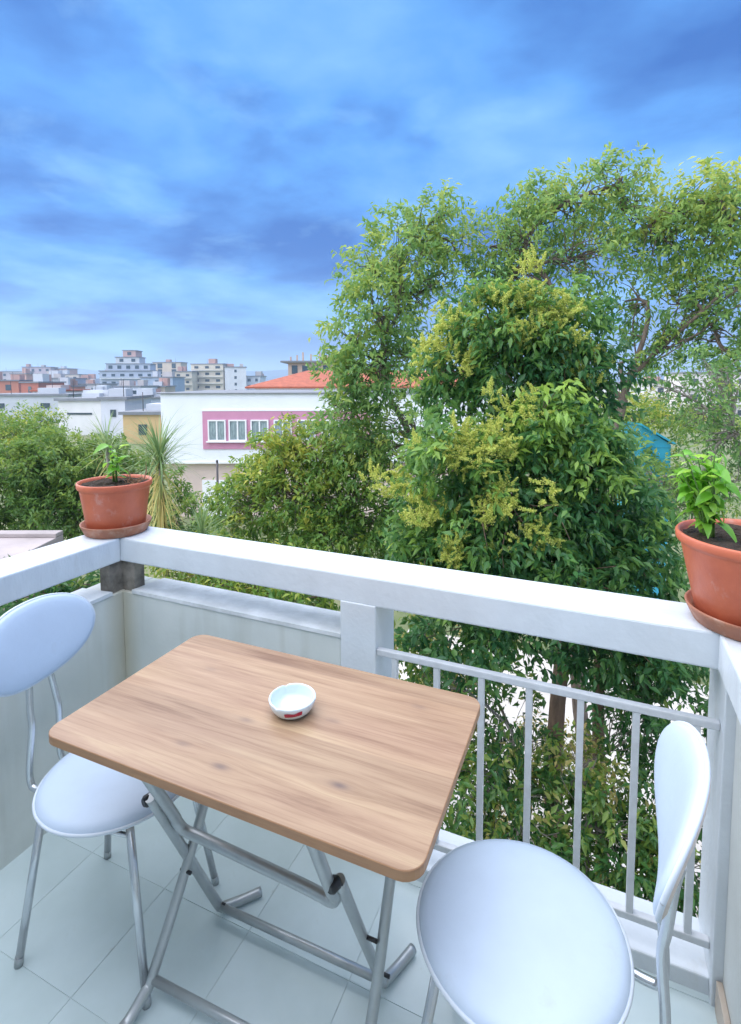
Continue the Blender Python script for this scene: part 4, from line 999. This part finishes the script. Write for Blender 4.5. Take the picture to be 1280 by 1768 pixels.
# neighbour's flat roof at the left edge
nr_ = at(20, 925, 7.5)
M['conc_roof'] = mat('pinkish_grey_roof_concrete', (.42, .36, .35), .85, 0.0, 1.2, .3, 12, col2=(.30, .26, .25))
nb = empty('neighbour_annex', (nr_[0], nr_[1], gz), BYAW, label='low annex with weathered flat concrete roof at the left edge', cat='building')
zz_ = at(60, 922, 7.5)[2] - gz
MB().box((-4.5, -3.2, 0), (.45, 0.0, zz_ - .25)).build('wall', M['peach'], nb)
MB().box((-4.8, -3.4, zz_ - .25), (.62, .2, zz_ - .06), .01).build('roof', M['conc_roof'], nb)
MB().box((-4.8, .02, zz_ - .0595), (.62, .2, zz_ + .0), .01).build('roof_edge', M['conc_roof'], nb)
# blue shed
M['blue_sheet'] = mat('turquoise_sheet', (.04, .38, .52), .5, .12, 3, .2, 10)
s0 = at(1106, 800, 13.2); ks = 13.2 / FPX
sh = empty('blue_shed', (s0[0], s0[1], gz), BYAW, label='turquoise blue sheet-clad shed with sloping top between trees', cat='shed')
zb = s0[2] - gz
MB().add([(0, 0, 0), (52 * ks, 0, 0), (52 * ks, 1.2, 0), (0, 1.2, 0), (0, 0, zb + 66 * ks), (52 * ks, 0, zb + 32 * ks), (52 * ks, 1.2, zb + 32 * ks), (0, 1.2, zb + 66 * ks)],
         [(0, 1, 5, 4), (1, 2, 6, 5), (2, 3, 7, 6), (3, 0, 4, 7), (4, 5, 6, 7)]).build('wall', M['blue_sheet'], sh)
for q in (.12, .40): MB().box((.02, -.015, zb + q), (52 * ks - .02, -.001, zb + q + .025)).build('seam', M['blue_sheet'], sh)
MB().add([(-.05, -.08, zb + 66 * ks + .05), (52 * ks + .08, -.08, zb + 32 * ks + .05), (52 * ks + .08, 1.3, zb + 32 * ks + .05), (-.05, 1.3, zb + 66 * ks + .05), (-.05, -.08, zb + 66 * ks + .002), (52 * ks + .08, -.08, zb + 32 * ks + .002), (52 * ks + .08, 1.3, zb + 32 * ks + .002), (-.05, 1.3, zb + 66 * ks + .002)],
         [(0, 1, 2, 3), (4, 7, 6, 5), (0, 4, 5, 1), (1, 5, 6, 2), (2, 6, 7, 3), (3, 7, 4, 0)]).build('roof', M['blue_sheet'], sh)

# ------------------------------------------------------------------ the air
hz = MB().box((-4100, -100, gz - 8), (4100, 4100, 60))
hm = bpy.data.materials.new('thin_blue_haze'); hm.use_nodes = True
nt = hm.node_tree; nt.nodes.clear()
ho = nt.nodes.new('ShaderNodeOutputMaterial'); pv = nt.nodes.new('ShaderNodeVolumePrincipled')
pv.inputs['Color'].default_value = (0.60, 0.78, 1.0, 1); pv.inputs['Density'].default_value = 0.0006; pv.inputs['Anisotropy'].default_value = 0.2
nt.links.new(pv.outputs[0], ho.inputs['Volume'])
tag(hz.build('haze', hm), 'thin blue haze in the air', kind='stuff')
